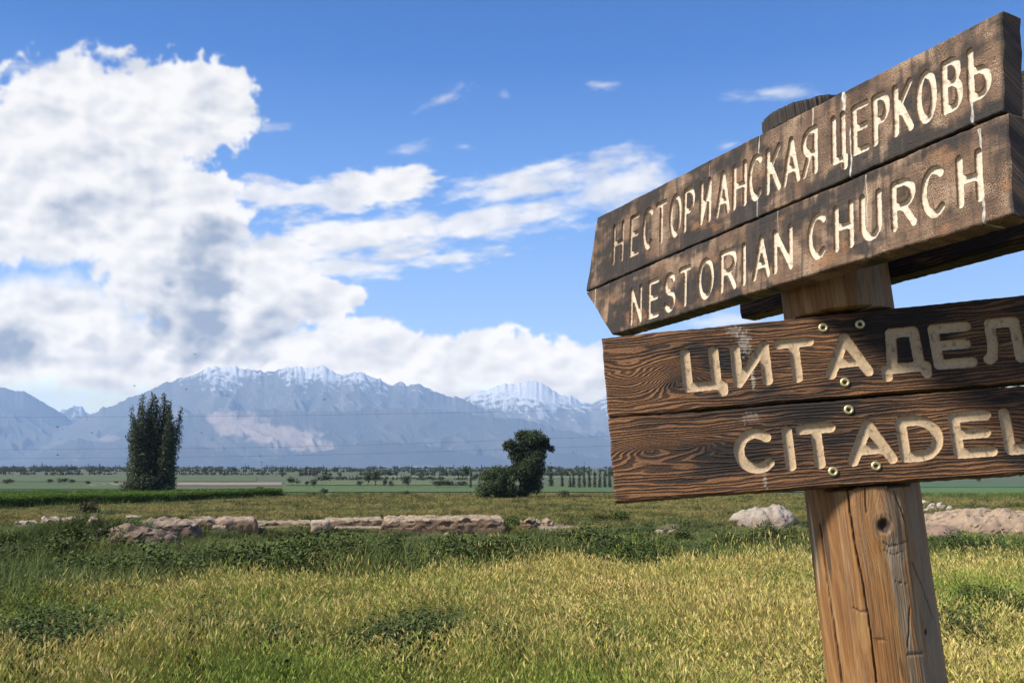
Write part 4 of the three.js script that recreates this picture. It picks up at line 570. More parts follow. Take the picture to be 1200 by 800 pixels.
[['dark round bush at the edge of the tall crop, left of the poplar', 103, 604, 28, 20, DK, BR, { n: 1400 }], ['greyish low bush close right of the dark round bush', 127, 606, 24, 10, GREYED, DK], ['low dark bush on the grass slope far left of the clay lumps', 8, 612, 24, 9, MD, DK],
  ['grey-green bush just right of the poplar foot', 217, 588, 25, 11, GREYED, MD], ['dark bush behind the left end of the reddish wall strip', 346, 597, 13, 8, DK, MD], ['dark green bush in the gap left of the wall stub', 360, 615.5, 21, 11, DK, MD, { n: 1300 }], ['dark green bush in the gap right of the long wall', 597, 620, 36, 15, DK, MD, { n: 2200 }], ['small dark bush on top of the wall stub', 449, 609, 12, 7, DK, MD], ['dark bush on the slope left of the lowest board corner', 727, 611, 24, 14, DK, MD, { n: 1300 }],
  ['small bush on top of the weathered wall strip, its left one', 182, 613, 7, 7, DK, BR, { n: 300 }], ['small bush on top of the weathered wall strip, its middle one', 194, 613, 8, 8, DK, BR, { n: 300 }], ['small bush on top of the weathered wall strip, its right one', 211, 612, 9, 7, DK, BR, { n: 300 }], ['bush hanging over the right shoulder of the upper bank', 211, 627, 13, 11, DK, MD], ['bush at the right end of the lower dark bank', 197, 652, 20, 21, DK, MD, { n: 1500 }], ['bush between the lower bank and the reddish clod', 226, 640, 34, 10, MD, OL, { n: 1300 }], ['bush growing over the crumbling left side of the upper bank', 128, 632, 28, 16, DK, GREYED, { n: 1300 }], ['dark bush in front of the flat clay slab', 90, 637, 22, 17, DK, MD, { n: 1300 }], ['dark bush below the clay slab, left of the lower bank', 101, 656, 40, 22, DK, MD, { n: 2400 }],
  ['big dark weedy bush at the left edge below the ruins', 10, 672, 46, 26, DK, OL, { n: 3200 }], ['second dark weedy bush from the left edge below the ruins', 58, 668, 50, 24, DK, MD, { n: 3200 }], ['bush right of the reddish clod', 268, 650, 26, 11, DK, MD, { n: 1200 }], ['dark bush in the hollow below the wall stub', 340, 655, 32, 15, DK, MD, { n: 1800 }], ['tallest dark bush in the hollow below the long wall', 568, 647, 44, 17, DK, MD, { n: 2600 }], ['dark bush left of the row of reeds below the clay platform', 628, 652, 36, 14, DK, MD, { n: 1800 }],
  ['dark bush at the front of the foreground meadow, centre of the picture', 492, 800, 90, 52, DK, MD, { n: 6500, size: .06 }], ['dark leafy bush in the bottom left corner', 26, 818, 76, 56, DK, MD, { n: 5000, size: .06 }], ['leafy bush at the bottom edge below the poplar', 232, 822, 60, 44, DK, OL, { n: 3600, size: .06 }], ['leafy bush at the bottom edge left of the centre bush', 325, 820, 60, 40, DK, MD, { n: 3600, size: .06 }],
  ['dark bush in the weeds between the stones and the pale boulder', 845, 645, 46, 20, DK, MD, { n: 3000 }], ['dark bush in front of the lower left hump of the mound', 880, 637, 50, 15, DK, MD, { n: 2600 }], ['dark bush behind the pale boulder, touching the post', 932, 645, 34, 18, DK, MD, { n: 2000 }], ['dark bush on the green rise behind the pinkish bank', 1186, 596, 30, 11, DK, MD, { n: 1200 }], ['dark bush among the rubble behind the pinkish bank', 1142, 600, 34, 12, DK, GREYED, { n: 1200 }],
].forEach(([l, px, f, w, h, c0, c1, o], i) => shrub(l, px, f, w, h, 200 + i, c0, c1, { ...(o || {}) }));
[['tall dark weed stalks at the clay platform', 663, 644, 10, 23], ['reedy weeds in the hollow below the clay platform, left clump', 655, 655, 22, 15], ['reedy weeds in the hollow below the clay platform, middle clump', 683, 656, 26, 18], ['reedy weeds in the hollow below the clay platform, right clump', 712, 655, 26, 22], ['tall weeds right of the reedy clumps', 738, 650, 14, 14], ['pale weeds by the right end of the long wall foot', 530, 640, 22, 12]].forEach(([l, px, f, w, h], i) => weedPlant(l, px, f, w, h, 300 + i, i === 5 ? [.14, .15, .08] : [.055, .08, .032], { len: .13 }));
{ // low shrubs of the hollow: a few kinds, set out again and again
  const r = rng(61), kinds = [0, 1, 2, 3].map((k) => { const q = rng(70 + k), bl = [], st = []; for (let i = 0; i < 6; i++) { const x = (q() - .5) * .8, z = (q() - .5) * .8, h = .35 + .4 * q(); bl.push([x, h * .5, z, .24, h * .55, .24]); st.push([[x * .4, -.1, z * .4], [x, h * .8, z], .012, .004]); } return [limbs(st, 4), foliage(bl, 2400, .05, 500 + k, k % 2 ? DK : [.045, .066, .024], k > 1 ? OL : MD)]; });
  const first = [];
  for (let i = 0; i < 72; i++) {
    const px = mix(-30, 1215, (i + r()) / 72 * 1.0), u = Math.pow(r(), .75), lo = poly([[-30, 712], [200, 700], [330, 694], [560, 678], [720, 664], [840, 664], [950, 664], [1090, 664], [1215, 658]])(px), hi = poly([[-30, 640], [150, 660], [300, 645], [560, 634], [720, 634], [840, 632], [950, 642], [1080, 648], [1215, 646]])(px);
    const p = hit(px, mix(hi, lo, u)), k = Math.floor(r() * 4), sc = (.55 + .9 * r() * r() + .2) * mix(.8, 1.25, u) * (px > 1060 ? .6 : 1); let t;
    if (!first[k]) { t = first[k] = thing('low_shrub', 'low dark shrub in the green hollow between meadow and ruins', 'shrub', p, 'low shrubs in the green hollow'); part('stem', kinds[k][0], barkMat, t); part('foliage', kinds[k][1], dullLeaf, t); }
    else { t = first[k].clone(); t.name = numbered('low_shrub'); scene.add(t); t.position.copy(p); }
    t.scale.set(sc * 1.25, sc * (.75 + .5 * r()), sc * 1.25); t.rotation.y = r() * 6;
  }
}
console.log('shrubs done');
{ // the poplar
  const D = 116, p = at(175, 585, D); p.y = groundH(p.x, p.z); const s = D / 1100, r = rng(17), bl = [], lb = [];
  const top = [[174, 465, 7], [185.5, 465, 7.5], [166, 469, 6.5], [159, 476, 6], [154, 482, 6], [192, 477, 6.5], [202, 482, 6.5], [198, 500, 7], [151, 497, 6], [148, 517, 7.5], [203, 520, 6.5], [180, 470, 8], [189.5, 476, 8], [170, 478, 8], [196, 488, 7], [161, 500, 9], [187, 495, 9], [195, 525, 9], [155, 530, 10], [176, 510, 12], [166, 540, 13], [188, 540, 12], [178, 550, 13], [158, 555, 9], [199, 548, 7.5]];
  top.forEach(([px, py, w], i) => { const X = (px - 175) * s, H = (585 - py) * s, z = (r() - .5) * 3.2, foot = X * .45, W = w * s * 1.22, y0 = Math.max(.5, H - 66 * s * (.8 + .4 * r())); const n = 7; for (let k = 0; k < n; k++) { const t = k / (n - 1), y = mix(y0, H - .3, t), wd = W * (t < .5 ? mix(.75, 1, t * 2) : mix(1, .36, (t - .5) * 2)) * (.85 + .3 * r()); bl.push([mix(foot, X, Math.pow(y / H, .6)) + (r() - .5) * .25, y, z * (.4 + .6 * y / H) + (r() - .5) * .3, wd, (H - y0) / n * .95, wd]); } lb.push([[foot * .25, 0, z * .1], [mix(foot, X, .5), H * .4, z * .6], .16, .1], [[mix(foot, X, .5), H * .4, z * .6], [X, H * .96, z], .1, .02]); });
  for (let i = 0; i < 12; i++) { const x = mix(-2.7, 2.9, r()); bl.push([x, .5 + 1.6 * r(), (r() - .5) * 2.6, .9, 1.1, .9]); }
  const t = thing('poplar_tree', 'tall dark poplar of many upright plumes standing alone left of centre', 'tree', p);
  part('trunk', limbs(lb, 7), barkMat, t); part('crown', foliage(bl, 64000, .22, 18, [.05, .072, .038], [.125, .15, .085]), leafMat, t);
}
function blobTree(name, label, px, foot, D, blobs, n, size, seed, c0, c1) { // blobs in pixels: [x, y, rx, ry]
  const p = at(px, foot, D), s = D / 1100, r = rng(seed); p.y = groundH(p.x, p.z); const bl = [], lb = [];
  for (const [x, y, rx, ry] of blobs) { const X = (x - px) * s, Yc = (foot - y) * s, zz = (r() - .5) * 14 * s; for (let k = 0; k < 6; k++) { const f = .55 + .2 * r(); bl.push([X + (r() - .5) * rx * s * 1.15, Yc + (r() - .5) * ry * s * 1.15, zz + (r() - .5) * rx * s * 1.2, rx * s * f, ry * s * f, rx * s * f]); } lb.push([[X * .15, Yc * .25, 0], [X * .7, Yc * .75, zz * .7], .14 * rx * s * .4 + .05, .06], [[X * .7, Yc * .75, zz * .7], [X, Yc + ry * s * .5, zz], .06, .02]); }
  lb.push([[0, -.2, 0], [0, (foot - blobs[0][1]) * s * .7, 0], 2.2 * s, .9 * s]);
  const t = thing(name, label, 'tree', p); part('trunk', limbs(lb, 7), barkMat, t); part('crown', foliage(bl, n, size, seed, c0, c1), leafMat, t); return t;
}
blobTree('leafy_tree', 'dark leafy tree with a side branch, standing left of the lower boards', 614, 583, 118, [[620, 514, 17, 12], [630, 521, 14, 12], [640, 519, 8, 8], [643, 525, 6, 5], [609, 511, 11, 7], [612, 528, 14, 14], [627, 534, 12, 12], [598, 521, 7, 8], [593, 524, 4, 6], [601, 533, 7, 8], [616, 546, 15, 12], [628, 549, 10, 12], [607, 558, 14, 12], [622, 565, 13, 14], [612, 574, 14, 8]], 30000, .23, 71, [.030, .050, .020], [.085, .115, .042]);
blobTree('round_tree', 'lower rounded tree close left of the dark leafy tree', 581, 583, 114, [[582, 552, 13, 8], [572, 559, 12, 9], [592, 560, 11, 11], [577, 568, 17, 10], [594, 572, 10, 9], [566, 576, 9, 5], [588, 577, 14, 6]], 16000, .2, 72, [.040, .065, .024], [.10, .135, .045]);
console.log('trees done');
// ---------------------------------------------------------------- diggings: adobe walls, earth banks, clods
const earthTex = dataTex(512, 512, (u, v) => { const w = (f, s) => { const g = (a, b) => fbm(a * f + s, b * f, 4, .62); return mix(mix(g(u, v), g(u - 1, v), u), mix(g(u, v - 1), g(u - 1, v - 1), u), v); }; const n = .8 + .3 * w(9, 0) + .25 * w(30, 9); return [n, n * .985, n * .97]; }, false);
const earthMat = new THREE.MeshStandardMaterial({ name: 'dry clay', map: earthTex, bumpMap: earthTex, bumpScale: .05, vertexColors: true, roughness: .97 });
// A lump of ground: a box w x h x d with rounded, crumbled corners; round 0 is a block, 1 a heap. Its foot is sunk into the turf.
function lumpGeo(w, h, d, seed, o = {}) {
  const { round = .3, rough = .12, step = .11, strata = 0, wall = 0, top = [.46, .36, .265], side = [.33, .215, .15], dark = [.20, .125, .088], slope = 0, notch = 0 } = o;
  const nx = Math.max(6, Math.min(90, Math.round(w / step))), ny = Math.max(4, Math.min(26, Math.round(h / step * 1.5))), nz = Math.max(5, Math.min(40, Math.round(d / step))), sink = .25;
  const b = new THREE.BoxGeometry(2, 1, 2, nx, ny, nz), p = b.attributes.position, pos = [], col = [], uv = [], key = new Map(), ids = [];
  for (let i = 0; i < p.count; i++) {
    let x = p.getX(i), y = p.getY(i) + .5, z = p.getZ(i);
    const k = x.toFixed(4) + ',' + y.toFixed(4) + ',' + z.toFixed(4); if (key.has(k)) { ids.push(key.get(k)); continue; } key.set(k, pos.length / 3); ids.push(pos.length / 3);
    const rr = round, n = mix(9, 2, rr), len = Math.pow(Math.pow(Math.abs(x), n) + Math.pow(Math.abs(z), n), 1 / n) || 1, m = Math.max(Math.abs(x), Math.abs(z)), f = m / len; let X = x * mix(1, f, Math.min(1, rr * 2)), Z = z * mix(1, f, Math.min(1, rr * 2));
    const q = Math.max(Math.abs(X), Math.abs(Z)) , shrink = 1 - (rr * .75 + .06) * Math.pow(y, 1.2) * (rr > .6 ? 1 : .5); X *= shrink; Z *= shrink;
    let hh = h * (1 - rr * .35 * Math.min(1, (x * x + z * z)) * sstep(.1, .9, y)) * (1 + (rr > .6 ? .3 : 1.1) * rough * (fbm(x * w * .5 + seed, z * d * .7 + seed * 2, 4, .6)) + slope * x) - notch * h * sstep(.1, .4, fbm(x * w * .35 + seed * 3, seed, 2)) - (strata ? h * (.16 * sstep(.0, .06, noise(x * w * .8 + seed, z * d * .9)) + .14 * sstep(.1, .16, noise(x * w * 1.9 + seed * 2, z * d * 1.7 + 5))) : 0);
    let px = X * w / 2, py = y * hh - (y < .01 ? sink : 0), pz = Z * d / 2;
    if (rr > .6) { const onTop = y > .999, q0 = Math.max(Math.abs(x), Math.abs(z)), ang = (onTop ? 90 - 42 * q0 : 48 * y) * Math.PI / 180, L0 = Math.hypot(x, z) || 1, lob = 1 + .16 * noise(x / L0 * 1.3 + seed, z / L0 * 1.3 + seed * .7); px = x / L0 * Math.cos(ang) * w / 2 * lob; pz = z / L0 * Math.cos(ang) * d / 2 * lob; py = y < .01 ? -sink : Math.pow(Math.sin(ang), 1.15) * h * (1 + .35 * fbm(px * 1.1 + seed, pz * 1.1, 3)) * (1 + slope * x); }
    const e = rough * Math.max(.45, Math.min(1, h)) * 1.5, a = 1.9; px += e * .8 * fbm(py * a * 2 + seed, pz * a + px * .7, 3); pz += e * (fbm(px * a + seed * 5, py * a * 2, 5, .6) + .5 * (billow(px * 3.1 + seed, py * 4.3, 3))); py += y > .02 ? e * (rr > .6 ? .45 : .7) * fbm(px * a * 1.4 + seed, pz * a * 1.4 + 9, 3) : 0;
    if (strata) { const sN = py / strata + .3 * noise(px * .6, seed), fr = sN - Math.floor(sN); const lay = Math.floor(sN), g = -.06 * sstep(.22, .0, Math.min(fr, 1 - fr)) + .10 * noise(lay * 5.3 + seed, px * .9) + .05 * noise(px * 2.2, lay * 3.7); pz += g * Math.sign(z) * (Math.abs(z) > .98 ? 1 : 0); px += g * Math.sign(x) * (Math.abs(x) > .98 ? 1 : 0); }
    pos.push(px, py, pz); uv.push(px / 1.6 + seed, (py + pz) / 1.6);
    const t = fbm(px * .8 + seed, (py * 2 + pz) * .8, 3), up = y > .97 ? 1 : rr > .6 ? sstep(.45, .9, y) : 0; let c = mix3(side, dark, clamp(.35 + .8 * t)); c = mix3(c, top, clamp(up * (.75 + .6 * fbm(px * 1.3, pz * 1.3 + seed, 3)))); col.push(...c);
  }
  const idx = []; const bi = b.index.array; for (let i = 0; i < bi.length; i += 3) { const [a, c, e] = [ids[bi[i]], ids[bi[i + 1]], ids[bi[i + 2]]]; if (a !== c && c !== e && a !== e) idx.push(a, c, e); }
  return geo(pos, idx, { color: col, uv });
}
// l, r: left and right in the photograph, foot: where the front meets the turf, high: height in pixels, deep: metres front to back
function earthThing(name, category, label, l, r, foot, high, deep, seed, o = {}) {
  const p = hit((l + r) / 2, foot), s = -p.z / 1100, w = (r - l) * s, h = high * s;
  const pos = new THREE.Vector3(p.x, p.y, p.z - deep / 2); pos.y = Math.min(groundH(pos.x, pos.z), p.y + .1);
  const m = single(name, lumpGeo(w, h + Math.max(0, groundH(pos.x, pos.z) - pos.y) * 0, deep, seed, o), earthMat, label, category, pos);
  m.rotation.y = (o.turn || 0) + Math.atan2(p.x, -p.z) * -1 * (o.face ?? 1);
  return m;
}
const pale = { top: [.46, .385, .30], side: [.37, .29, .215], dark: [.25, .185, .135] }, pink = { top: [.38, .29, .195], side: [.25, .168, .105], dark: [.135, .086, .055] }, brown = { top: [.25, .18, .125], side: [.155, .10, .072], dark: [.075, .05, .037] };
// walls
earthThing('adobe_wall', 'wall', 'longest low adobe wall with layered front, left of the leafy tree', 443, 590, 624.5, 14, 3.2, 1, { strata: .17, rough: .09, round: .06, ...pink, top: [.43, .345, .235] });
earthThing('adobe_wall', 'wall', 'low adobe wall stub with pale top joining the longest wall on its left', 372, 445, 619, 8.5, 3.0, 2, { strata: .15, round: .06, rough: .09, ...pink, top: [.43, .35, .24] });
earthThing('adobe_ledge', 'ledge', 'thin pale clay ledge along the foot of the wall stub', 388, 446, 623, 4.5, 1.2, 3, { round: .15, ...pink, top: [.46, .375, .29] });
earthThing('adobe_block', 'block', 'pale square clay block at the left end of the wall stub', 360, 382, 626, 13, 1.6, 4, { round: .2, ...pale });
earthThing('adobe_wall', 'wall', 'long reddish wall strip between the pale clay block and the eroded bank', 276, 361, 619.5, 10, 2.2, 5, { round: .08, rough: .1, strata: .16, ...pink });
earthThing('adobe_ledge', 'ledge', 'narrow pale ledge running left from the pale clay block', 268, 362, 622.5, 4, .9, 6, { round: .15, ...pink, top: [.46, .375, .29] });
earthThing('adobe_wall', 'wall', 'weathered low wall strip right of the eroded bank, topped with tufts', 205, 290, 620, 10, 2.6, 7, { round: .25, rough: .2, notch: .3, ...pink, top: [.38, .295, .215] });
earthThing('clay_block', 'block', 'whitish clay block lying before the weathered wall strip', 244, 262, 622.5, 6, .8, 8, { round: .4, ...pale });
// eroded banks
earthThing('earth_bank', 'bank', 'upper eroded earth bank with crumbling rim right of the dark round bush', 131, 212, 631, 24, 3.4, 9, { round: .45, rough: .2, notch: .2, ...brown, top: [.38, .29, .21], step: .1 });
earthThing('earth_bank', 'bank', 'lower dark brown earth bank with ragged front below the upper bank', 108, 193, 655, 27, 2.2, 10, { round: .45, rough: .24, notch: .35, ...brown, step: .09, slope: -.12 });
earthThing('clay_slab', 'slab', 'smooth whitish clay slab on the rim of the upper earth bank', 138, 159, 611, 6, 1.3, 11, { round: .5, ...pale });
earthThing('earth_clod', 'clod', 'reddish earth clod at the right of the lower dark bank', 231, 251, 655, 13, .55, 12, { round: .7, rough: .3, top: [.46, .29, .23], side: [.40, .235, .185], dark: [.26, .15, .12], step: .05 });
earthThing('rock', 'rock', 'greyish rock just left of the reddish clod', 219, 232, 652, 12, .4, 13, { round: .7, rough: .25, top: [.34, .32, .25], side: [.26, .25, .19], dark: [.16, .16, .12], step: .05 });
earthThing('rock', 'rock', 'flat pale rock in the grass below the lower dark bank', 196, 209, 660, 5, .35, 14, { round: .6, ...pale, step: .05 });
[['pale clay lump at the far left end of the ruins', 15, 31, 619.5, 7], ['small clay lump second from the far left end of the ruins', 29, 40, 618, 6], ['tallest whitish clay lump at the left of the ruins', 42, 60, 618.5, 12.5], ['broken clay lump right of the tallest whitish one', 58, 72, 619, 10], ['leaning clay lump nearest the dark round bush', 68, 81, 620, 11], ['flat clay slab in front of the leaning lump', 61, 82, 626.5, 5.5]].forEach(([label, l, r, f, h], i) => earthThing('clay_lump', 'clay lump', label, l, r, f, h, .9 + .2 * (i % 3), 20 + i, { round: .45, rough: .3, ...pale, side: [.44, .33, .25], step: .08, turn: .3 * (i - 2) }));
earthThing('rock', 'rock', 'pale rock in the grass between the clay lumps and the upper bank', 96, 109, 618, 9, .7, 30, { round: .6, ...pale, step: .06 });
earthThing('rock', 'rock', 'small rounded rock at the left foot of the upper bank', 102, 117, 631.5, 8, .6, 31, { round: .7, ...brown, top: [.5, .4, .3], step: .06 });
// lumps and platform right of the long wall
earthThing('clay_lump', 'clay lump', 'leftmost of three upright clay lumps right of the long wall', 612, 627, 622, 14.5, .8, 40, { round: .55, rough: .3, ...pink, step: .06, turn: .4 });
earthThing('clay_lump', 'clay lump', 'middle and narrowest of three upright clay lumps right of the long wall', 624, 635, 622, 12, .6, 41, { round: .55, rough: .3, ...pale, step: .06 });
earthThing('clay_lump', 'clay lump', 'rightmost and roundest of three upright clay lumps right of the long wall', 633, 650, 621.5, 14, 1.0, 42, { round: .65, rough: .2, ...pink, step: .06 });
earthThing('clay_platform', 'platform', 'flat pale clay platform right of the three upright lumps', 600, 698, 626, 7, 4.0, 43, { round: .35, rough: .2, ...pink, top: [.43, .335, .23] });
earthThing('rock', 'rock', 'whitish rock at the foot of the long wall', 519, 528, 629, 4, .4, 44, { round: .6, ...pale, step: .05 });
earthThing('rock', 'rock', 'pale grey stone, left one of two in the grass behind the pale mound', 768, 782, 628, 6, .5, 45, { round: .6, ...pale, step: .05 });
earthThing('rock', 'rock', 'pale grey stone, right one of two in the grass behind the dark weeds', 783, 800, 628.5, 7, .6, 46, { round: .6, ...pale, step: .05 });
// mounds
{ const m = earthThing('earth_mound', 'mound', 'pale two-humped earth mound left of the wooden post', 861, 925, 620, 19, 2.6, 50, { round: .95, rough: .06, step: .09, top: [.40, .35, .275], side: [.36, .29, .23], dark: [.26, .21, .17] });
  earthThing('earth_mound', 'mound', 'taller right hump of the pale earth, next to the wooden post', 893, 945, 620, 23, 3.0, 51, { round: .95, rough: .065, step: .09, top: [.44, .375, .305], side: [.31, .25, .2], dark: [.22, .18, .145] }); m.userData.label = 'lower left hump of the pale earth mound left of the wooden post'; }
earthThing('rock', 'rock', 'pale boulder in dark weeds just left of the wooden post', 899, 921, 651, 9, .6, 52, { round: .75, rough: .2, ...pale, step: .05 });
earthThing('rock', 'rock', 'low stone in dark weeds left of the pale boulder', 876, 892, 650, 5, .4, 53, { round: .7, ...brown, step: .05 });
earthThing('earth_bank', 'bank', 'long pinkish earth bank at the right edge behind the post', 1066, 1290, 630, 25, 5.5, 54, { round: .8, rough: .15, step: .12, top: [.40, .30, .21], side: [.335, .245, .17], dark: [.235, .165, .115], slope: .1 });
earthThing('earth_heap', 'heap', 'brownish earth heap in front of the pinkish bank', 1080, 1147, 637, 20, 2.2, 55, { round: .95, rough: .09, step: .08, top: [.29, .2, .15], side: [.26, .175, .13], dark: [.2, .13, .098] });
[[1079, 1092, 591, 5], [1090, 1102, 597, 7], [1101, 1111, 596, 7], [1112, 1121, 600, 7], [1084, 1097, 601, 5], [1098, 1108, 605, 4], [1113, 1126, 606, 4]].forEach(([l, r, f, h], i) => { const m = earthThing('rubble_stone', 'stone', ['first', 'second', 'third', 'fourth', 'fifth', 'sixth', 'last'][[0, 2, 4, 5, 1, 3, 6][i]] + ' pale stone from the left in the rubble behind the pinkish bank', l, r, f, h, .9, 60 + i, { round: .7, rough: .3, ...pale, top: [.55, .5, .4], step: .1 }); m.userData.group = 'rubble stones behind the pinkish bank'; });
console.log('ruins done');
// ---------------------------------------------------------------- the far plain: small trees, tree lines, houses, poles, wires, birds
const farCrowns = [0, 1, 2].map((k) => foliage([...Array(5).keys()].map((i) => { const r = rng(80 + k * 9 + i); r(); return [(r() - .5) * .6, .35 + .4 * r(), (r() - .5) * .6, .3, .26, .3]; }), 420, .13, 400 + k, [.045, .065, .035], [.095, .115, .06]));
const farSlim = [0, 1].map((k) => foliage([0, 1, 2, 3, 4].map((i) => [.04 * (i % 2), .15 + .19 * i, .03 * (i % 3), .26 - .04 * i, .16, .26 - .04 * i]), 380, .11, 420 + k, [.038, .058, .032], [.08, .10, .052]));
const farTrunk = limbs([[[0, -.05, 0], [0, .5, 0], .035, .015]], 5);
function farTree(label, px, foot, w, h, kind, i, group) {
  const p = hit(px, foot), s = -p.z / 1100, t = thing(kind === 'slim' ? 'slim_tree' : kind === 'bush' ? 'field_bush' : 'field_tree', label, kind === 'bush' ? 'bush' : 'tree', p, group);
  const tr = part('trunk', farTrunk, barkMat, t), cr = part('crown', kind === 'slim' ? farSlim[i % 2] : farCrowns[i % 3], leafMat, t); tr.scale.set(h * s, h * s, h * s); cr.scale.set(w * s * 1.05, h * s, w * s * 1.05); cr.rotation.y = i * 1.3; cr.position.y = kind === 'bush' ? -.12 * h * s : 0; return t;
}
[['small tree at the left edge beyond the crop', 8, 568.5, 13, 8, ''], ['left tree of the small clump on the field left of the poplar', 58, 567, 8, 6, ''], ['middle tree of the small clump on the field left of the poplar', 71, 567, 15, 8, ''], ['right tree of the small clump on the field left of the poplar', 84, 567, 8, 6, ''], ['pair of low bushes left of the poplar on the far field', 103, 567.5, 9, 5, 'bush'], ['low bush close left of the poplar on the far field', 136, 566.5, 6, 4, 'bush'],
  ['wide dark bush beyond the right end of the tall crop', 280, 580.5, 20, 10, 'bush'], ['tallest dark bush beyond the right end of the tall crop', 302, 579.5, 14, 11, 'bush'], ['round tree left of the row of three behind the tall crop', 343, 569, 14, 11, ''], ['slight tree between two round ones above the tall crop end', 359, 570, 6, 7, ''], ['round dark tree right in the row behind the tall crop', 368, 571.5, 9, 10, ''], ['wide tree behind the row of three', 377, 566, 19, 11, ''], ['small round bush right of the tall crop end', 380, 579.5, 10, 9, 'bush'], ['low bush at the left of the small round bush', 318, 578, 8, 5, 'bush'],
  ['twin-topped dark tree on the far field in the middle, left half', 431, 569, 10, 17, ''], ['twin-topped dark tree on the far field in the middle, right half', 440, 569, 13, 20, ''], ['small tree right of the twin-topped tree', 450, 571, 8, 10, ''], ['second small tree right of the twin-topped tree', 458, 571, 6, 9, ''], ['small bush left of the twin-topped tree', 421, 569, 9, 7, 'bush'], ['rounded tree on the far field right of the two small trees', 478, 571, 15, 13, ''], ['dark low bush at the near edge of the broad green field', 474, 581, 12, 8, 'bush'], ['low bush left at the near edge of the broad green field', 405, 579.5, 9, 4, 'bush'],
  ['left piece of the hedge behind the broad green field', 512, 571.5, 18, 9, ''], ['middle piece of the hedge behind the broad green field', 527, 571.5, 18, 10, ''], ['right piece of the hedge behind the broad green field', 541, 571, 14, 8, ''], ['dark tree behind the hedge, left of the round tree', 546, 562, 14, 16, ''], ['slim pointed tree just left of the round tree', 551.5, 572, 6, 22, 'slim'], ['tall tree right of the leafy tree', 646, 570.5, 13, 25, 'slim'], ['second slim tree right of the leafy tree', 659, 570.5, 8, 21, 'slim'], ['round bush on the green field right of the leafy tree', 661, 581.5, 13, 9, 'bush'], ['lone tree at the far side of the bright green field right of the post', 1147, 566, 9, 9, ''],
].forEach(([l, px, f, w, h, k], i) => farTree(l, px, f, w, h, k, i));
[[672, 20], [679, 22], [685, 26], [691, 24], [697, 20], [703, 21], [709, 19], [715, 20], [668, 15]].sort((a, b) => a[0] - b[0]).forEach(([px, h], i) => farTree(['first', 'second', 'third', 'fourth', 'fifth', 'sixth', 'seventh', 'eighth', 'ninth'][i] + ' slim tree from the left in the row that ends at the lower boards', px, 571.5, 8.5, h, 'slim', i, 'row of slim trees left of the lower boards'));
{ // tree lines far off, one mass
  const r = rng(31), list = [], gs = [...farCrowns, ...farSlim], mats = gs.map(() => []);
  const row = (x0, x1, foot, n, h0, h1, jit = .5, clump = .5) => { for (let i = 0; i < n * 3; i++) { const px = mix(x0, x1, r()); if (noise(px * .06 + foot * 3, foot) < clump - 1) continue; const f = foot + (r() - .5) * jit, p = hitBase(px, f), s = -p.z / 1100, h = mix(h0, h1, r() * r()) * s, w = h * (.9 + 1.9 * r() * r()); const k = Math.floor(r() * gs.length); mats[k].push([p, k > 2 ? w * .6 : w, h * (k > 2 ? 1.35 : 1)]); } };
  row(-150, 760, 549.8, 420, 2, 4.5, .5, .75); row(-150, 150, 551.5, 130, 3, 7, .8, .8); row(-150, 760, 553.2, 300, 2.5, 6, 1, .55); row(-150, 330, 556.5, 120, 2, 5, 1.4, .6); row(330, 760, 557.5, 140, 3, 8, 1.6, .75); row(480, 570, 560, 40, 4, 10, 2, 1.6); row(640, 760, 556, 60, 5, 10, 1, 1.6); row(380, 640, 562.5, 60, 3, 6, 1.2, .6); row(1040, 1400, 552, 160, 3, 6, 1, 1.2); row(1040, 1400, 559, 60, 2, 5, 1.5, .8); row(760, 1040, 553, 80, 3, 6, 1, 1); row(430, 760, 551.2, 160, 3, 5, .6, 1.3);
  const m4 = new THREE.Matrix4(), q = new THREE.Quaternion();
  mats.forEach((L, k) => { const im = new THREE.InstancedMesh(gs[k], leafMat, L.length); im.name = numbered('far_tree_line'); im.userData = { kind: 'stuff', label: 'hazy tree lines on the far plain under the mountains', category: 'trees' }; L.forEach(([p, w, h], i) => { q.setFromAxisAngle(Y, r() * 6); im.setMatrixAt(i, m4.compose(p, q, new THREE.Vector3(w, h, w))); }); scene.add(im); });
}
{ // white houses
  const wall = new THREE.MeshStandardMaterial({ name: 'whitewash', color: new THREE.Color(.75, .74, .70), roughness: .9 }), roofM = new THREE.MeshStandardMaterial({ name: 'grey roofing', color: new THREE.Color(.34, .33, .33), roughness: .7 });
  [[78, 549.6], [101, 549.4], [115, 549.6], [121, 549.5], [128, 549.6], [133, 549.3], [146, 549.4]].forEach(([px, f], i) => { const p = hitBase(px, f), k = -p.z / 1100, w = 3.4 * k, h = 1.3 * k, d = 2 * k, t = thing('house', ['first', 'second', 'third', 'fourth', 'fifth', 'sixth', 'seventh'][i] + ' tiny white house from the left at the far tree line by the poplar', 'house', p, 'white houses at the far tree line'); t.rotation.y = i * .5; const g = new THREE.BoxGeometry(w, h, d); g.translate(0, h / 2, 0); part('wall', g, wall, t); const sh = new THREE.Shape([[-d * .58, 0], [d * .58, 0], [0, h * .7]].map(([x, y]) => new THREE.Vector2(x, y))), rg = new THREE.ExtrudeGeometry(sh, { depth: w * 1.06, bevelEnabled: false }); rg.translate(0, 0, -w * .53); rg.rotateY(Math.PI / 2); rg.translate(0, h + .02, 0); part('roof', rg, roofM, t); });
}
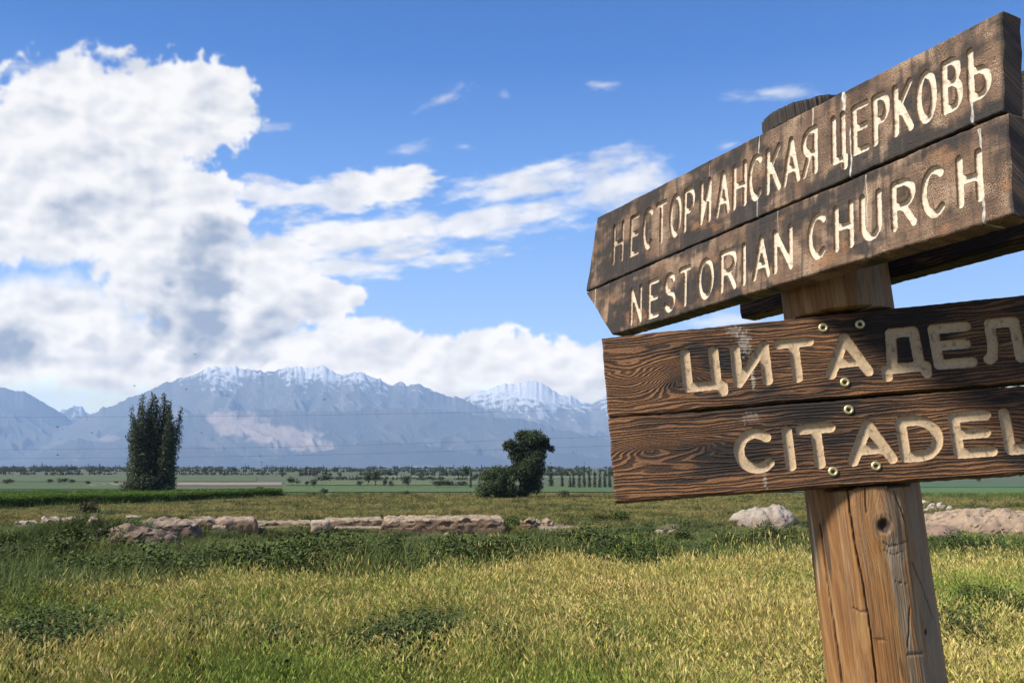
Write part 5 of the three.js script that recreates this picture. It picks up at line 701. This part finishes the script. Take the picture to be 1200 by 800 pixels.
{ // utility poles
  const m = new THREE.MeshStandardMaterial({ name: 'grey timber', color: new THREE.Color(.2, .19, .18), roughness: .9 });
  [['thin utility pole standing on the plain above the end of the tall crop', 306, 554.5, 15], ['thin utility pole on the plain between the bushes and the twin-topped tree', 361, 561, 11], ['thin utility pole on the plain below the pale field', 487, 568, 12]].forEach(([l, px, f, h]) => { const p = hitBase(px, f), s = -p.z / 1100, H = h * s, t = thing('utility_pole', l, 'pole', p); part('post', new THREE.CylinderGeometry(.5 * s * .55, .5 * s * .8, H, 8).translate(0, H / 2, 0), m, t); part('crossarm', new THREE.BoxGeometry(3.4 * s, .5 * s, .5 * s).translate(0, H * .9, 0), m, t); });
}
{ // overhead wires
  const m = new THREE.MeshStandardMaterial({ name: 'cable', color: new THREE.Color(.12, .12, .13), roughness: .6, metalness: .4 });
  [['uppermost of the three overhead wires crossing before the mountains', [[-500, 492], [0, 489], [350, 487], [700, 480], [1300, 460]]], ['middle one of the three overhead wires crossing before the mountains', [[-500, 529], [0, 527], [350, 524], [700, 512], [1300, 486]]], ['lowest of the three overhead wires crossing before the mountains', [[-500, 539], [0, 537.5], [350, 534], [700, 523], [1300, 500]]]].forEach(([l, pts], i) => { const f = poly(pts), P = []; for (let x = -500; x <= 1300; x += 60) P.push(at(x, (f(x - 90) + f(x) + f(x + 90) + f(x - 45) + f(x + 45)) / 5, 190 - 6 * i)); single('overhead_wire', new THREE.TubeGeometry(new THREE.CatmullRomCurve3(P), 160, .022, 5), m, l, 'wire'); });
}
{ // birds
  const m = new THREE.MeshStandardMaterial({ name: 'dark feathers', color: new THREE.Color(.02, .02, .022), roughness: .7 });
  const wing = (s) => geo([0, 0, -.05, 0, 0, .06, s * .16, .05, .01, s * .15, .05, -.06, s * .34, .0, -.09], [0, 1, 2, 0, 2, 3, 3, 2, 4, 0, 2, 1, 0, 3, 2, 3, 4, 2]), body = new THREE.SphereGeometry(.05, 10, 8).scale(.8, .8, 2.2), tail = geo([-.03, 0, .09, .03, 0, .09, .05, 0, .19, -.05, 0, .19], [0, 1, 2, 0, 2, 3, 0, 2, 1, 0, 3, 2]);
  [['dark bird before the clouds above the snowy peak', 228, 415], ['dark bird before the cloud above the poplar', 157, 452], ['dark bird before the mountain right of the poplar top', 266, 463], ['left dark bird over the hills left of the poplar', 67, 500], ['right dark bird over the hills left of the poplar', 73, 503], ['dark bird low under the middle wire at the left', 67, 533], ['dark bird above the pale rock face', 361, 481], ['dark bird in front of the left edge of the pale rock face', 236, 507], ['dark bird before the snow line in the middle', 380, 468], ['dark bird between the poplar and the left hills', 107, 507], ['dark bird below the long snowy ridge', 218, 456]].forEach(([l, px, py], i) => { const t = thing('bird', l, 'bird', at(px, py, 92 + 9 * (i % 4))); part('body', body, m, t); part('wing', wing(1), m, t); part('wing', wing(-1), m, t); part('tail', tail, m, t); t.rotation.set(.2 * (i % 3) - .2, i * 1.7, .4 * ((i % 5) - 2) * .5); });
}
console.log('far done');


const renderer = new THREE.WebGLRenderer({ antialias: true });
renderer.toneMapping = THREE.LinearToneMapping;
renderer.toneMappingExposure = EXPOSURE;
renderer.shadowMap.enabled = true;
renderer.setSize(1024, 682);
renderer.render(scene, camera);
